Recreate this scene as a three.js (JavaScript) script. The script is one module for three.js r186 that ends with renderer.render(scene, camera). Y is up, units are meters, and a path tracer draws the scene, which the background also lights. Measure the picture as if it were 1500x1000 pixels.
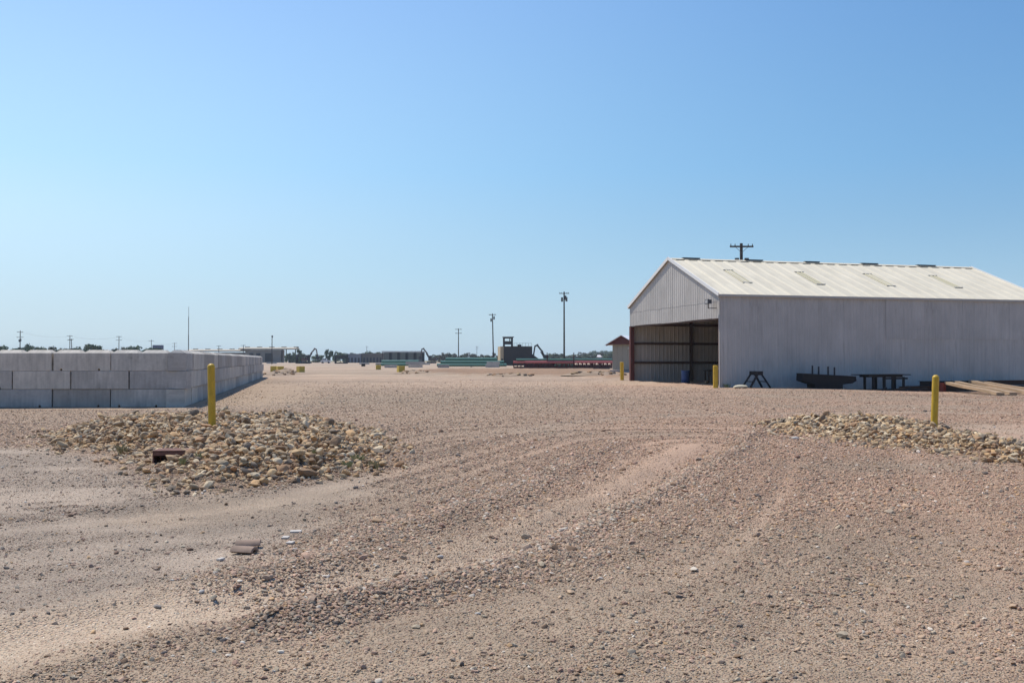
import * as THREE from 'three';
import { mergeGeometries, mergeVertices } from 'three/addons/utils/BufferGeometryUtils.js';

/* ------------------------------------------------------------------ camera, sky, sun, exposure */
const scene = new THREE.Scene();
const EYE = 1.58, F = 1380;                                   // eye height in metres, focal length for a 1500 px wide frame
const PITCH = Math.atan(27 / F);
const camera = new THREE.PerspectiveCamera(2 * Math.atan(500 / F) * 180 / Math.PI, 1.5, 0.1, 9000);
camera.position.set(0, EYE, 0);
camera.rotation.set(PITCH, 0, 0);
const renderer = new THREE.WebGLRenderer({ antialias: true });
renderer.toneMapping = THREE.LinearToneMapping;
renderer.toneMappingExposure = 1.04;
renderer.shadowMap.enabled = true;

const SUN_EL = 60 * Math.PI / 180, SUN_AZ = 48 * Math.PI / 180;   // azimuth: to the left of straight ahead
const SUN = new THREE.Vector3(-Math.cos(SUN_EL) * Math.sin(SUN_AZ), Math.sin(SUN_EL), -Math.cos(SUN_EL) * Math.cos(SUN_AZ));
const sun = new THREE.DirectionalLight(new THREE.Color(1, 0.93, 0.81), 4.7);
sun.position.copy(SUN).multiplyScalar(200);
sun.castShadow = true;
sun.shadow.mapSize.set(4096, 4096);
Object.assign(sun.shadow.camera, { left: -120, right: 120, top: 120, bottom: -120, near: 1, far: 600 });
scene.add(sun, sun.target);

const lin = (c) => { c /= 255; return c <= 0.04045 ? c / 12.92 : Math.pow((c + 0.055) / 1.055, 2.4); };
const smooth = (a, b, x) => { const t = Math.min(1, Math.max(0, (x - a) / (b - a))); return t * t * (3 - 2 * t); };
{ // clear-air sky: pale at the horizon, deeper blue overhead, brighter towards the sun
  const W = 1024, Hh = 512, data = new Float32Array(W * Hh * 4);
  const keys = [[0, 196, 218, 229], [1.2, 193, 217, 229], [5.1, 177, 213, 236], [11.3, 155, 203, 243], [20.8, 141, 186, 239], [45, 104, 146, 212], [90, 86, 126, 192]];
  const glow = [[0.33, 1.75, 50.8, 9], [0.45, 1.5, 52.8, 10], [0.58, 1.4, 52.3, 10.8]];
  const f = (k, g) => { const [lo, hi, c, w] = glow[k]; return lo + (hi - lo) / (1 + Math.exp((g - c) / w)); };
  for (let j = 0; j < Hh; j++) {
    const el = Math.max(0, ((j + 0.5) / Hh - 0.5) * Math.PI), e = el * 180 / Math.PI;
    let n = 0; while (n < keys.length - 2 && keys[n + 1][0] < e) n++;
    const t = (e - keys[n][0]) / (keys[n + 1][0] - keys[n][0]);
    const g0 = Math.acos(Math.sin(el) * SUN.y + Math.cos(el) * -SUN.z) * 180 / Math.PI;
    const p = 0.5 + 0.5 * smooth(1, 9, e), q = 1 - smooth(16, 45, e);
    for (let i = 0; i < W; i++) {
      const a = ((i + 0.5) / W - 0.5) * 2 * Math.PI;
      const g = Math.acos(Math.min(1, Math.cos(el) * Math.cos(a) * SUN.x + Math.sin(el) * SUN.y + Math.cos(el) * Math.sin(a) * SUN.z)) * 180 / Math.PI;
      for (let k = 0; k < 3; k++) {
        const base = lin(keys[n][k + 1]) * (1 - t) + lin(keys[n + 1][k + 1]) * t;
        data[(j * W + i) * 4 + k] = base * Math.pow(f(k, g) / (q * f(k, g0) + (1 - q)), p);
      }
      data[(j * W + i) * 4 + 3] = 1;
    }
  }
  const sky = new THREE.DataTexture(data, W, Hh, THREE.RGBAFormat, THREE.FloatType);
  sky.mapping = THREE.EquirectangularReflectionMapping; sky.magFilter = sky.minFilter = THREE.LinearFilter; sky.needsUpdate = true;
  scene.background = sky; scene.environment = sky;
}

/* ------------------------------------------------------------------ helpers */
function rng(seed) { let a = seed >>> 0; return () => { a = (a + 0x6D2B79F5) | 0; let t = Math.imul(a ^ (a >>> 15), 1 | a); t = (t + Math.imul(t ^ (t >>> 7), 61 | t)) ^ t; return ((t ^ (t >>> 14)) >>> 0) / 4294967296; }; }
const R = rng(20240517);
const rr = (a, b, r = R) => a + (b - a) * r();
const perm = new Float32Array(65536); { const r = rng(7); for (let i = 0; i < 65536; i++) perm[i] = r(); }
const hash = (x, y) => perm[((x * 73 + y * 179 + ((x * y) << 1)) ^ (y << 8) ^ (x << 3)) & 65535];
function noise(x, y) { const xi = Math.floor(x), yi = Math.floor(y), fx = x - xi, fy = y - yi, u = fx * fx * (3 - 2 * fx), v = fy * fy * (3 - 2 * fy);
  const a = hash(xi, yi), b = hash(xi + 1, yi), c = hash(xi, yi + 1), d = hash(xi + 1, yi + 1); return a + (b - a) * u + (c - a + (a - b - c + d) * u) * v; }
function fbm(x, y, o = 4) { let s = 0, w = 0.5, t = 0; for (let i = 0; i < o; i++) { s += w * noise(x, y); t += w; x = x * 2.03 + 17.1; y = y * 2.03 + 31.7; w *= 0.5; } return s / t; }
// surveying: where a sight line through a point of the photograph meets the ground, or a given distance
const cp = Math.cos(PITCH), sp = Math.sin(PITCH);
function sight(px, py) { const a = px - 750, b = 500 - py; return [a, F * sp + b * cp, -F * cp + b * sp]; }
function G(px, py, y = 0) { const d = sight(px, py), t = (y - EYE) / d[1]; return [d[0] * t, d[2] * t]; }
function at(px, py, depth) { const d = sight(px, py), t = depth / -d[2]; return new THREE.Vector3(d[0] * t, EYE + d[1] * t, -depth); }

const taken = {};
function numbered(n) { taken[n] = (taken[n] ?? -1) + 1; return taken[n] ? n + '_' + String(taken[n]).padStart(3, '0') : n; }
function meta(o, label, category, group, kind) { o.userData = { label, category }; if (group) o.userData.group = group; if (kind) o.userData.kind = kind; return o; }
function thing(name, label, category, pos = [0, 0, 0], turn = 0, group) { const o = new THREE.Group(); o.name = numbered(name); scene.add(o); o.position.set(...pos); o.rotation.y = turn; return meta(o, label, category, group); }
function part(name, geo, mat, parent) { const m = new THREE.Mesh(geo, mat); m.name = name; m.castShadow = m.receiveShadow = true; parent.add(m); return m; }
function single(name, geo, mat, label, category, group, kind) { const m = part(numbered(name), geo, mat, scene); return meta(m, label, category, group, kind); }
function dup(o, label, pos, turn = 0, group) { const c = o.clone(); c.name = numbered(o.name.replace(/_\d{3}$/, '')); scene.add(c); c.position.set(...pos); c.rotation.y = turn; c.userData = { ...o.userData, label }; if (group) c.userData.group = group; return c; }
const box = (w, h, d, x = 0, y = 0, z = 0) => new THREE.BoxGeometry(w, h, d).translate(x, y, z);
function bar(a, b, w, h = w) { // box beam from a to b
  const A = new THREE.Vector3(...a), B = new THREE.Vector3(...b), L = A.distanceTo(B), g = new THREE.BoxGeometry(w, L, h);
  g.applyQuaternion(new THREE.Quaternion().setFromUnitVectors(new THREE.Vector3(0, 1, 0), B.clone().sub(A).normalize())); const c = A.add(B).multiplyScalar(0.5); return g.translate(c.x, c.y, c.z); }
function rod(a, b, r0, r1 = r0, n = 8) { const A = new THREE.Vector3(...a), B = new THREE.Vector3(...b), L = A.distanceTo(B), g = new THREE.CylinderGeometry(r1, r0, L, n);
  g.applyQuaternion(new THREE.Quaternion().setFromUnitVectors(new THREE.Vector3(0, 1, 0), B.clone().sub(A).normalize())); const c = A.add(B).multiplyScalar(0.5); return g.translate(c.x, c.y, c.z); }
const merge = (list) => mergeGeometries(list.map((g) => g.index ? g.toNonIndexed() : g));
function mat(r, g, b, rough = 0.9, metal = 0, more = {}) { const m = new THREE.MeshStandardMaterial({ roughness: rough, metalness: metal, ...more }); m.color.setRGB(r, g, b); return m; }
function texture(w, h, fill, srgb = true) { const d = new Uint8Array(w * h * 4); for (let y = 0; y < h; y++) for (let x = 0; x < w; x++) { const c = fill(x, y), o = (y * w + x) * 4; d[o] = c[0]; d[o + 1] = c[1]; d[o + 2] = c[2]; d[o + 3] = 255; }
  const t = new THREE.DataTexture(d, w, h); t.wrapS = t.wrapT = THREE.RepeatWrapping; t.magFilter = THREE.LinearFilter; t.minFilter = THREE.LinearMipmapLinearFilter; t.generateMipmaps = true; if (srgb) t.colorSpace = THREE.SRGBColorSpace; t.needsUpdate = true; return t; }
const toS = (v) => { v = Math.min(1, Math.max(0, v)); return 255 * (v <= 0.0031308 ? 12.92 * v : 1.055 * Math.pow(v, 1 / 2.4) - 0.055); };
// seamless noise on a tile of n cells
function tnoise(x, y, n) { const xi = Math.floor(x), yi = Math.floor(y), fx = x - xi, fy = y - yi, u = fx * fx * (3 - 2 * fx), v = fy * fy * (3 - 2 * fy), m = (k) => ((k % n) + n) % n;
  const a = hash(m(xi), m(yi)), b = hash(m(xi + 1), m(yi)), c = hash(m(xi), m(yi + 1)), d = hash(m(xi + 1), m(yi + 1)); return a + (b - a) * u + (c - a + (a - b - c + d) * u) * v; }
function tfbm(u, v, n, o) { let s = 0, w = 0.5, t = 0; for (let i = 0; i < o; i++) { s += w * tnoise(u * n + i * 5, v * n + i * 9, n); t += w; n *= 2; w *= 0.55; } return s / t; }

/* ------------------------------------------------------------------ lie of the land */
const poly = (pts, y = 0) => pts.map(([a, b]) => G(a, b, y));
function distLine(x, z, P) { let best = 1e9, side = 0; for (let i = 0; i + 1 < P.length; i++) { const ax = P[i][0], az = P[i][1], bx = P[i + 1][0] - ax, bz = P[i + 1][1] - az; let t = ((x - ax) * bx + (z - az) * bz) / (bx * bx + bz * bz); t = t < 0 ? 0 : t > 1 ? 1 : t; const dx = x - ax - bx * t, dz = z - az - bz * t, d = dx * dx + dz * dz; if (d < best) { best = d; side = bx * (z - az) - bz * (x - ax); } } return side < 0 ? -Math.sqrt(best) : Math.sqrt(best); }
function inside(x, z, P) { // positive inside, metres to the edge
  let c = false, best = 1e9; for (let i = 0, j = P.length - 1; i < P.length; j = i++) { const [xi, zi] = P[i], [xj, zj] = P[j]; if ((zi > z) !== (zj > z) && x < (xj - xi) * (z - zi) / (zj - zi) + xi) c = !c; const bx = xj - xi, bz = zj - zi; let t = ((x - xi) * bx + (z - zi) * bz) / (bx * bx + bz * bz); t = t < 0 ? 0 : t > 1 ? 1 : t; const d = (x - xi - bx * t) ** 2 + (z - zi - bz * t) ** 2; if (d < best) best = d; } return (c ? 1 : -1) * Math.sqrt(best); }
const PILE_A = poly([[62, 648], [75, 634], [130, 626], [300, 621], [500, 621], [545, 640], [565, 668], [545, 688], [480, 703], [400, 713], [330, 719], [268, 722], [240, 706], [222, 684], [160, 666], [80, 658]]);
const PILE_B = poly([[1112, 622], [1150, 616], [1250, 614], [1340, 617], [1380, 628], [1440, 640], [1500, 652], [1600, 668], [1600, 692], [1500, 682], [1400, 667], [1300, 655], [1210, 644], [1150, 633]]);
const RUT = poly([[-160, 1000], [-20, 962], [120, 926], [250, 896], [400, 868], [500, 851], [600, 838], [700, 822], [800, 797], [890, 757], [980, 704], [1050, 655]]);
const RUT2 = poly([[430, 905], [560, 868], [700, 840], [780, 815], [870, 770], [1000, 700], [1080, 655], [1120, 630]]);
const RUT3 = poly([[380, 850], [520, 800], [640, 758], [760, 715], [850, 680], [900, 650]]);
const ARC = poly([[780, 636], [830, 621], [900, 613], [1000, 608], [1150, 606], [1300, 604], [1480, 605]]);
const GREY = poly([[-400, 640], [60, 655], [160, 672], [225, 700], [270, 727], [400, 718], [520, 698], [565, 700], [500, 745], [440, 785], [330, 835], [200, 880], [0, 930], [-400, 1010]]);
const PALE = poly([[275, 730], [400, 722], [540, 700], [530, 722], [440, 752], [300, 775], [120, 770], [200, 745]]);
const DIRT = poly([[318, 592], [395, 556], [440, 556], [462, 575], [440, 590], [380, 600]]);
const SOIL = poly([[590, 545], [640, 541], [760, 541], [895, 541], [930, 548], [925, 556], [860, 552], [760, 551], [650, 549]]);
const GREYB = poly([[1390, 637], [1430, 622], [1700, 620], [1700, 672], [1500, 650]]);
const SHED = { psi: 15 * Math.PI / 180, L: 23.2, W: 13.7, eave: 5.4, ridge: 8.15, door: 4.0 };
[SHED.x, SHED.z] = G(1055, 567);
const shedLocal = (x, z) => { const dx = x - SHED.x, dz = z - SHED.z, c = Math.cos(SHED.psi), s = Math.sin(SHED.psi); return [dx * c - dz * s, dx * s + dz * c]; };
const shedWorld = (lx, lz) => { const c = Math.cos(SHED.psi), s = Math.sin(SHED.psi); return [SHED.x + lx * c + lz * s, SHED.z - lx * s + lz * c]; };
const bump = (x, z, cx, cz, rx, rz) => { const d = ((x - cx) / rx) ** 2 + ((z - cz) / rz) ** 2; return d > 9 ? 0 : Math.exp(-d); };
const HEAP = G(405, 549), HEAP2 = G(612, 547);
function H(x, z) {
  const near = 1 - smooth(40, 90, -z);
  let h = 0.05 * (fbm(x * 0.22 + 40, z * 0.22, 3) - 0.5) * near + 0.022 * (fbm(x * 1.4, z * 1.4 + 9, 3) - 0.5) * near;
  h -= 0.3 * smooth(13, 27, x) * smooth(35, 50, -z) * (1 - smooth(75, 120, -z));
  if (z > -40 && z < 2 && Math.abs(x) < 30) {
    const a = inside(x, z, PILE_A); if (a > -0.5) h += 0.3 * smooth(-0.3, 1.7, a);
    const b = inside(x, z, PILE_B); if (b > -0.5) h += 0.12 * smooth(-0.3, 1.4, b);
    const w = fbm(x * 0.8, z * 0.8, 2) - 0.5;
    h += 0.035 * tracks(x, z);
    const r1 = distLine(x, z, RUT) + w * 0.3; h += -0.035 * Math.exp(-((r1 / 0.3) ** 2)) + 0.035 * Math.exp(-(((Math.abs(r1) - 0.55) / 0.2) ** 2));
    const r2 = distLine(x, z, RUT2) + w * 0.3; h += 0.05 * Math.exp(-((r2 / 0.2) ** 2)) - 0.03 * Math.exp(-(((Math.abs(r2) - 0.4) / 0.2) ** 2));
    const r3 = distLine(x, z, RUT3) + w * 0.4; h += 0.022 * 1.6 * Math.exp(-((r3 / 0.25) ** 2)) - 0.028 * Math.exp(-(((r3 - 0.6) / 0.3) ** 2));
    const r4 = distLine(x, z, ARC) + w * 0.4; h += 0.03 * Math.exp(-((r4 / 0.4) ** 2));
  }
  if (z < -45 && z > -75 && x > 2 && x < 40) { const [lx, lz] = shedLocal(x, z); // rough dirt lip in front of the doorway
    h += 0.16 * Math.exp(-(((lx + 1.1) / 0.9) ** 2)) * smooth(0.5, -2, lz) * smooth(-16, -12, lz) * (0.5 + fbm(x * 1.6, z * 1.6, 3)); }
  if (z < -60 && z > -200) {
    const s = inside(x, z, SOIL); if (s > -4) h += 0.22 * smooth(-4, 3, s) * (0.5 + fbm(x * 0.35, z * 0.35, 3));
  }
  return h;
}
function tracks(x, z) { // worn lines that follow the curve of the main wheel track, -0.5 to 0.5
  const d = distLine(x, z, RUT), t = (x * 0.75 - z * 0.66) * 0.07, k = (d > 0 ? 0.75 * smooth(5.5, 1.5, d) : smooth(11, 5, -d)) * smooth(34, 20, -z);
  return k <= 0 ? 0 : k * (0.6 * (noise(d * 2.1 + 40, t + 3) - 0.5) + 0.55 * (noise(d * 4.7 + 90, t * 1.6 + 8) - 0.5));
}
// what the ground is made of: [red, green, blue reflectance relative to the gravel, share of loose stones, size of the loose stones]
function soil(x, z) {
  const n1 = fbm(x * 0.35 + 3, z * 0.35 + 8, 4), n2 = fbm(x * 1.7 + 13, z * 1.7, 3), n3 = fbm(x * 0.05, z * 0.05 + 5, 3);
  let r = 1, g = 1, b = 1, dens = 0.55 + 0.9 * (n1 - 0.35), size = 0.85 + 0.5 * (n2 - 0.5);
  const n4 = fbm(x * 5.5 + 31, z * 5.5 + 7, 2), v = 0.97 + 0.34 * (n1 - 0.5) + 0.26 * (n2 - 0.5) + 0.14 * (n4 - 0.5) + 0.12 * (n3 - 0.5); r *= v * (1.0 + 0.10 * (n3 - 0.5)); g *= v; b *= v;
  const to = (k, R2, G2, B2) => { r += (R2 - r) * k; g += (G2 - g) * k; b += (B2 - b) * k; };
  if (z > -60 && z < 4 && Math.abs(x) < 40) {
    const q = (n2 - 0.5) * 0.9;
    const gr = smooth(-0.5, 0.6, inside(x, z, GREY) + q); { const chalk = smooth(0.5, 0.68, fbm(x * 0.9 + 77, z * 1.6 + 3, 4)), m = v * (0.93 + 0.22 * chalk); to(gr * 0.9, 0.86 * m, 0.94 * m, 1.04 * m); dens *= 1 - (0.35 + 0.5 * chalk) * gr; size *= 1 - 0.35 * gr; }
    const pl = smooth(-0.6, 0.5, inside(x, z, PALE) + q); to(pl * 0.7, 0.94 * v, 0.97 * v, 0.98 * v); dens *= 1 - 0.8 * pl;
    const gb = smooth(-0.8, 0.5, inside(x, z, GREYB) + q); to(gb * 0.7, 1.12, 1.16, 1.2); dens *= 1 - 0.7 * gb;
    const red = smooth(-3, 3, x + (n3 - 0.5) * 8 + z * 0.1) * smooth(0.3, 0.6, n1 + 0.1); r *= 1 + 0.04 * red; g *= 1 - 0.04 * red; b *= 1 - 0.06 * red;
    const tk = tracks(x, z); { const m = 1 - 0.26 * tk; r *= m; g *= m; b *= m; dens *= 1 + 2.0 * tk; size *= 1 + 0.7 * tk; }
    const w = (fbm(x * 0.8, z * 0.8, 2) - 0.5);
    const d1 = distLine(x, z, RUT) + w * 0.5, k1 = Math.exp(-((d1 / (0.22 + 0.16 * smooth(-9, -5.5, z))) ** 2)) * smooth(-16, -8, z) * (0.6 + 0.8 * n1); to(Math.min(1, k1 * 1.25), 1.2, 1.26, 1.3); dens *= 1 - 0.92 * Math.min(1, k1 * 1.4);
    const d2 = distLine(x, z, RUT2) + w * 0.3, k2 = Math.exp(-((d2 / 0.38) ** 2)); dens += 0.9 * k2 * (0.4 + n2); size += 0.9 * k2; to(k2 * 0.45, 0.78, 0.78, 0.8);
    const d3 = distLine(x, z, RUT3) + w * 0.4, k3 = Math.exp(-((d3 / 0.5) ** 2)); dens += 0.6 * k3 * (0.4 + n2); size += 0.6 * k3;
    const d4 = distLine(x, z, ARC) + w * 0.5, k4 = Math.exp(-((d4 / 0.5) ** 2)); to(k4 * 0.6, 1.05, 1.1, 1.15);
    if (inside(x, z, PILE_A) > -0.1 || inside(x, z, PILE_B) > -0.1) { to(0.6, 0.72, 0.68, 0.62); }
    const dirt = smooth(-1.5, 1.5, inside(x, z, DIRT) + q * 2); to(dirt * 0.7, 1.03, 1.02, 0.98); dens *= 1 - 0.85 * dirt;
  }
  if (z < -60 && z > -200) { const k = Math.min(1, 1.3 * (bump(x, z, HEAP[0], HEAP[1] - 4, 2.4, 5.5) + bump(x, z, HEAP2[0] + 1, HEAP2[1], 3.4, 3.2))); to(k * 0.8, 0.62 * (0.6 + 0.8 * n2), 0.55 * (0.6 + 0.8 * n2), 0.5 * (0.6 + 0.8 * n2)); }
  if (z < -40 && z > -260) { const s = smooth(-2, 3, inside(x, z, SOIL) + (n2 - 0.5) * 6 + (n1 - 0.5) * 5); to(s * 0.95, 0.68 * v, 0.56 * v, 0.45 * v); dens *= 1 - 0.8 * s; }
  if (z < -30) { const k = smooth(30, 70, -z), st = fbm(x * 0.05 + 9, z * 0.22, 4) - 0.5, s2 = fbm(x * 0.16 - z * 0.05, z * 0.5 + 70, 3) - 0.5, m = 1 + k * (0.55 * st + 0.3 * s2); r *= m; g *= m; b *= m; }
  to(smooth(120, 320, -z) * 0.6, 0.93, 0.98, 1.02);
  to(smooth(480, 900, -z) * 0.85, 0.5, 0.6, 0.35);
  return [r, g, b, Math.max(0, dens), size];
}

/* ------------------------------------------------------------------ ground */
const STONES = [[0.45, 0.315, 0.205], [0.46, 0.3, 0.205], [0.38, 0.268, 0.185], [0.31, 0.25, 0.18], [0.43, 0.345, 0.24], [0.26, 0.165, 0.1], [0.46, 0.29, 0.15], [0.16, 0.13, 0.105], [0.62, 0.53, 0.42], [0.33, 0.205, 0.145]];
const WEIGHT = [0.2, 0.4, 0.58, 0.68, 0.78, 0.86, 0.89, 0.93, 0.955, 1];
function stoneColour(r) { const u = r(); let i = 0; while (WEIGHT[i] < u) i++; const s = 0.8 + 0.4 * r(); return [STONES[i][0] * s, STONES[i][1] * s, STONES[i][2] * s]; }
const gravelMaps = (() => { // 4 m tile of dust and grit: colour and height
  const N = 2048, col = new Float32Array(N * N * 3), hgt = new Float32Array(N * N), r = rng(99);
  for (let y = 0; y < N; y++) for (let x = 0; x < N; x++) { const o = y * N + x, f = tfbm(x / N, y / N, 32, 5), c = 0.9 + 0.3 * (f - 0.5) + 0.1 * (r() - 0.5); col[o * 3] = 0.42 * c; col[o * 3 + 1] = 0.303 * c; col[o * 3 + 2] = 0.203 * c; hgt[o] = 0.12 * f; }
  for (let k = 0; k < 330000; k++) {
    const cx = r() * N, cy = r() * N, s = 0.9 + 3.2 * Math.pow(r(), 4), e = 0.6 + 0.4 * r(), a = r() * 3.14, ca = Math.cos(a), sa = Math.sin(a), c = stoneColour(r), top = 0.15 + 0.16 * s, q = Math.ceil(s);
    for (let y = -q; y <= q; y++) for (let x = -q; x <= q; x++) { const u = (x * ca + y * sa) / s, v = (-x * sa + y * ca) / (s * e), d = u * u + v * v; if (d > 1) continue; const o = ((Math.floor(cy + y) + N) % N) * N + (Math.floor(cx + x) + N) % N, h = top * Math.sqrt(1 - d * 0.9); if (h < hgt[o]) continue; hgt[o] = h; col[o * 3] = c[0]; col[o * 3 + 1] = c[1]; col[o * 3 + 2] = c[2]; }
  }
  const map = texture(N, N, (x, y) => { const o = (y * N + x) * 3; return [toS(col[o]), toS(col[o + 1]), toS(col[o + 2])]; });
  const bumps = texture(1024, 1024, (x, y) => { const o = y * 2 * N + x * 2, h = 255 * Math.min(1, (hgt[o] + hgt[o + 1] + hgt[o + N] + hgt[o + N + 1]) / 4); return [h, h, h]; }, false);
  return { map, bumps };
})();
const groundMat = new THREE.MeshStandardMaterial({ map: gravelMaps.map, bumpMap: gravelMaps.bumps, bumpScale: 0.02, roughness: 0.97, vertexColors: true });
{
  const axis = (fine0, fine1, step, lo, hi, grow) => { const a = []; for (let v = fine0; v <= fine1; v += step) a.push(v); let s = step, v = fine1; while (v < hi) { s *= grow; v += s; a.push(Math.min(v, hi)); } s = step; v = fine0; const left = []; while (v > lo) { s *= grow; v -= s; left.push(Math.max(v, lo)); } return [...left.reverse(), ...a]; };
  const X = axis(-13, 13, 0.075, -2600, 2600, 1.075), Z = axis(-27, -3, 0.075, -2600, 80, 1.045);
  const nx = X.length, nz = Z.length, pos = new Float32Array(nx * nz * 3), uv = new Float32Array(nx * nz * 2), colr = new Float32Array(nx * nz * 3), idx = [];
  for (let j = 0; j < nz; j++) for (let i = 0; i < nx; i++) {
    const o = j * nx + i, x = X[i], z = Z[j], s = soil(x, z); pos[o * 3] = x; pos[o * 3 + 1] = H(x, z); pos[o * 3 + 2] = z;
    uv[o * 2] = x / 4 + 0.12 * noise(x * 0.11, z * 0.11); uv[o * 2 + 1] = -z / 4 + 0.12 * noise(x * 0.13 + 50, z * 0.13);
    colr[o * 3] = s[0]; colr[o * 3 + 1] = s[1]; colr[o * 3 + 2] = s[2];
    if (i && j) idx.push(o, o - 1, o - nx, o - 1, o - nx - 1, o - nx);
  }
  const g = new THREE.BufferGeometry(); g.setAttribute('position', new THREE.BufferAttribute(pos, 3)); g.setAttribute('uv', new THREE.BufferAttribute(uv, 2)); g.setAttribute('color', new THREE.BufferAttribute(colr, 3)); g.setIndex(idx); g.computeVertexNormals();
  single('ground', g, groundMat, 'wide flat yard of tan gravel and pale dust', 'ground', null, 'structure');
}
// rough stones: icosahedra knocked out of shape
function stoneGeometry(detail, seed, flat = 0.65, rough = 0.28, sharp = false) {
  const r = rng(seed), g = mergeVertices(new THREE.IcosahedronGeometry(1, detail).deleteAttribute('uv').deleteAttribute('normal')), p = g.attributes.position, cuts = [];
  for (let k = 0; k < 7; k++) { const d = new THREE.Vector3(r() - 0.5, r() - 0.5, r() - 0.5).normalize(); cuts.push([d, (sharp ? 0.45 : 0.62) + 0.35 * r()]); }
  const v = new THREE.Vector3();
  for (let i = 0; i < p.count; i++) { v.fromBufferAttribute(p, i); v.multiplyScalar(1 + rough * (r() - 0.5)); for (const [d, m] of cuts) { const t = v.dot(d) - m; if (t > 0) v.addScaledVector(d, -t * 0.9); } p.setXYZ(i, v.x * (0.95 + 0.25 * (seed % 3) / 2), v.y * flat, v.z * 0.85); }
  if (sharp) { const n = g.toNonIndexed(); n.computeVertexNormals(); return n; }
  g.computeVertexNormals(); return g;
}
{
  const white = mat(1, 1, 1, 0.95), M = new THREE.Matrix4(), Q = new THREE.Quaternion(), E = new THREE.Euler(), C = new THREE.Color();
  const per = 3;
  [[3.4, 9, 1], [9, 24, 1], [24, 80, 0]].forEach(([z0, z1, detail], bi) => {
    const r = rng(500 + bi), variants = Array.from({ length: per }, () => []);
    const wid = (z) => 1.2 * z + 3, least = (z) => 0.0042 * Math.pow(z / 5, 0.38), dens = (z) => 0.1 * Math.min(1, Math.pow(10 / z, 1.2)) / least(z) ** 2, steps = 60;
    for (let q = 0; q < steps; q++) { const za = z0 + (z1 - z0) * q / steps, zb = z0 + (z1 - z0) * (q + 1) / steps, zm = (za + zb) / 2, r0 = least(zm), n = Math.floor(wid(zm) * (zb - za) * dens(zm) * (1 - smooth(30, 80, zm)));
    for (let k = 0; k < n; k++) {
      const z = -rr(za, zb, r), x = (r() - 0.5) * wid(zm);
      const s = soil(x, z); if (r() > s[3]) continue;
      const rad = Math.min(r0 * (r() < 0.06 ? 9 : 4.5), r0 * Math.pow(1 - r(), -1 / 2.9) * s[4]);
      if (z < -45) { const [lx, lz] = shedLocal(x, z); if (lx > -0.2 && lz < 0.3) continue; }
      if (z < -30 && x < -10.6 + (z + 31) * 0.21) continue;
      const c = stoneColour(r); const t = [0.5 * (s[0] + 1), 0.5 * (s[1] + 1), 0.5 * (s[2] + 1)];
      variants[Math.floor(r() * per)].push([x, H(x, z) + rad * 0.32, z, rad, r(), c[0] * t[0], c[1] * t[1], c[2] * t[2], r(), r()]);
    } }
    variants.forEach((list, vi) => {
      const im = new THREE.InstancedMesh(stoneGeometry(detail, 11 + bi * 10 + vi, 0.62, 0.4, true), white, list.length); im.name = numbered('gravel'); im.castShadow = im.receiveShadow = true;
      list.forEach((a, i) => { E.set((a[8] - 0.5) * 0.7, a[4] * 6.283, (a[9] - 0.5) * 0.7); M.compose(new THREE.Vector3(a[0], a[1], a[2]), Q.setFromEuler(E), new THREE.Vector3(a[3], a[3] * (0.8 + 0.4 * a[9]), a[3])); im.setMatrixAt(i, M); im.setColorAt(i, C.setRGB(a[5], a[6], a[7])); });
      scene.add(meta(im, 'loose tan and grey gravel strewn over the yard', 'gravel', 'loose gravel on the yard', 'stuff'));
    });
  });
}

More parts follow.
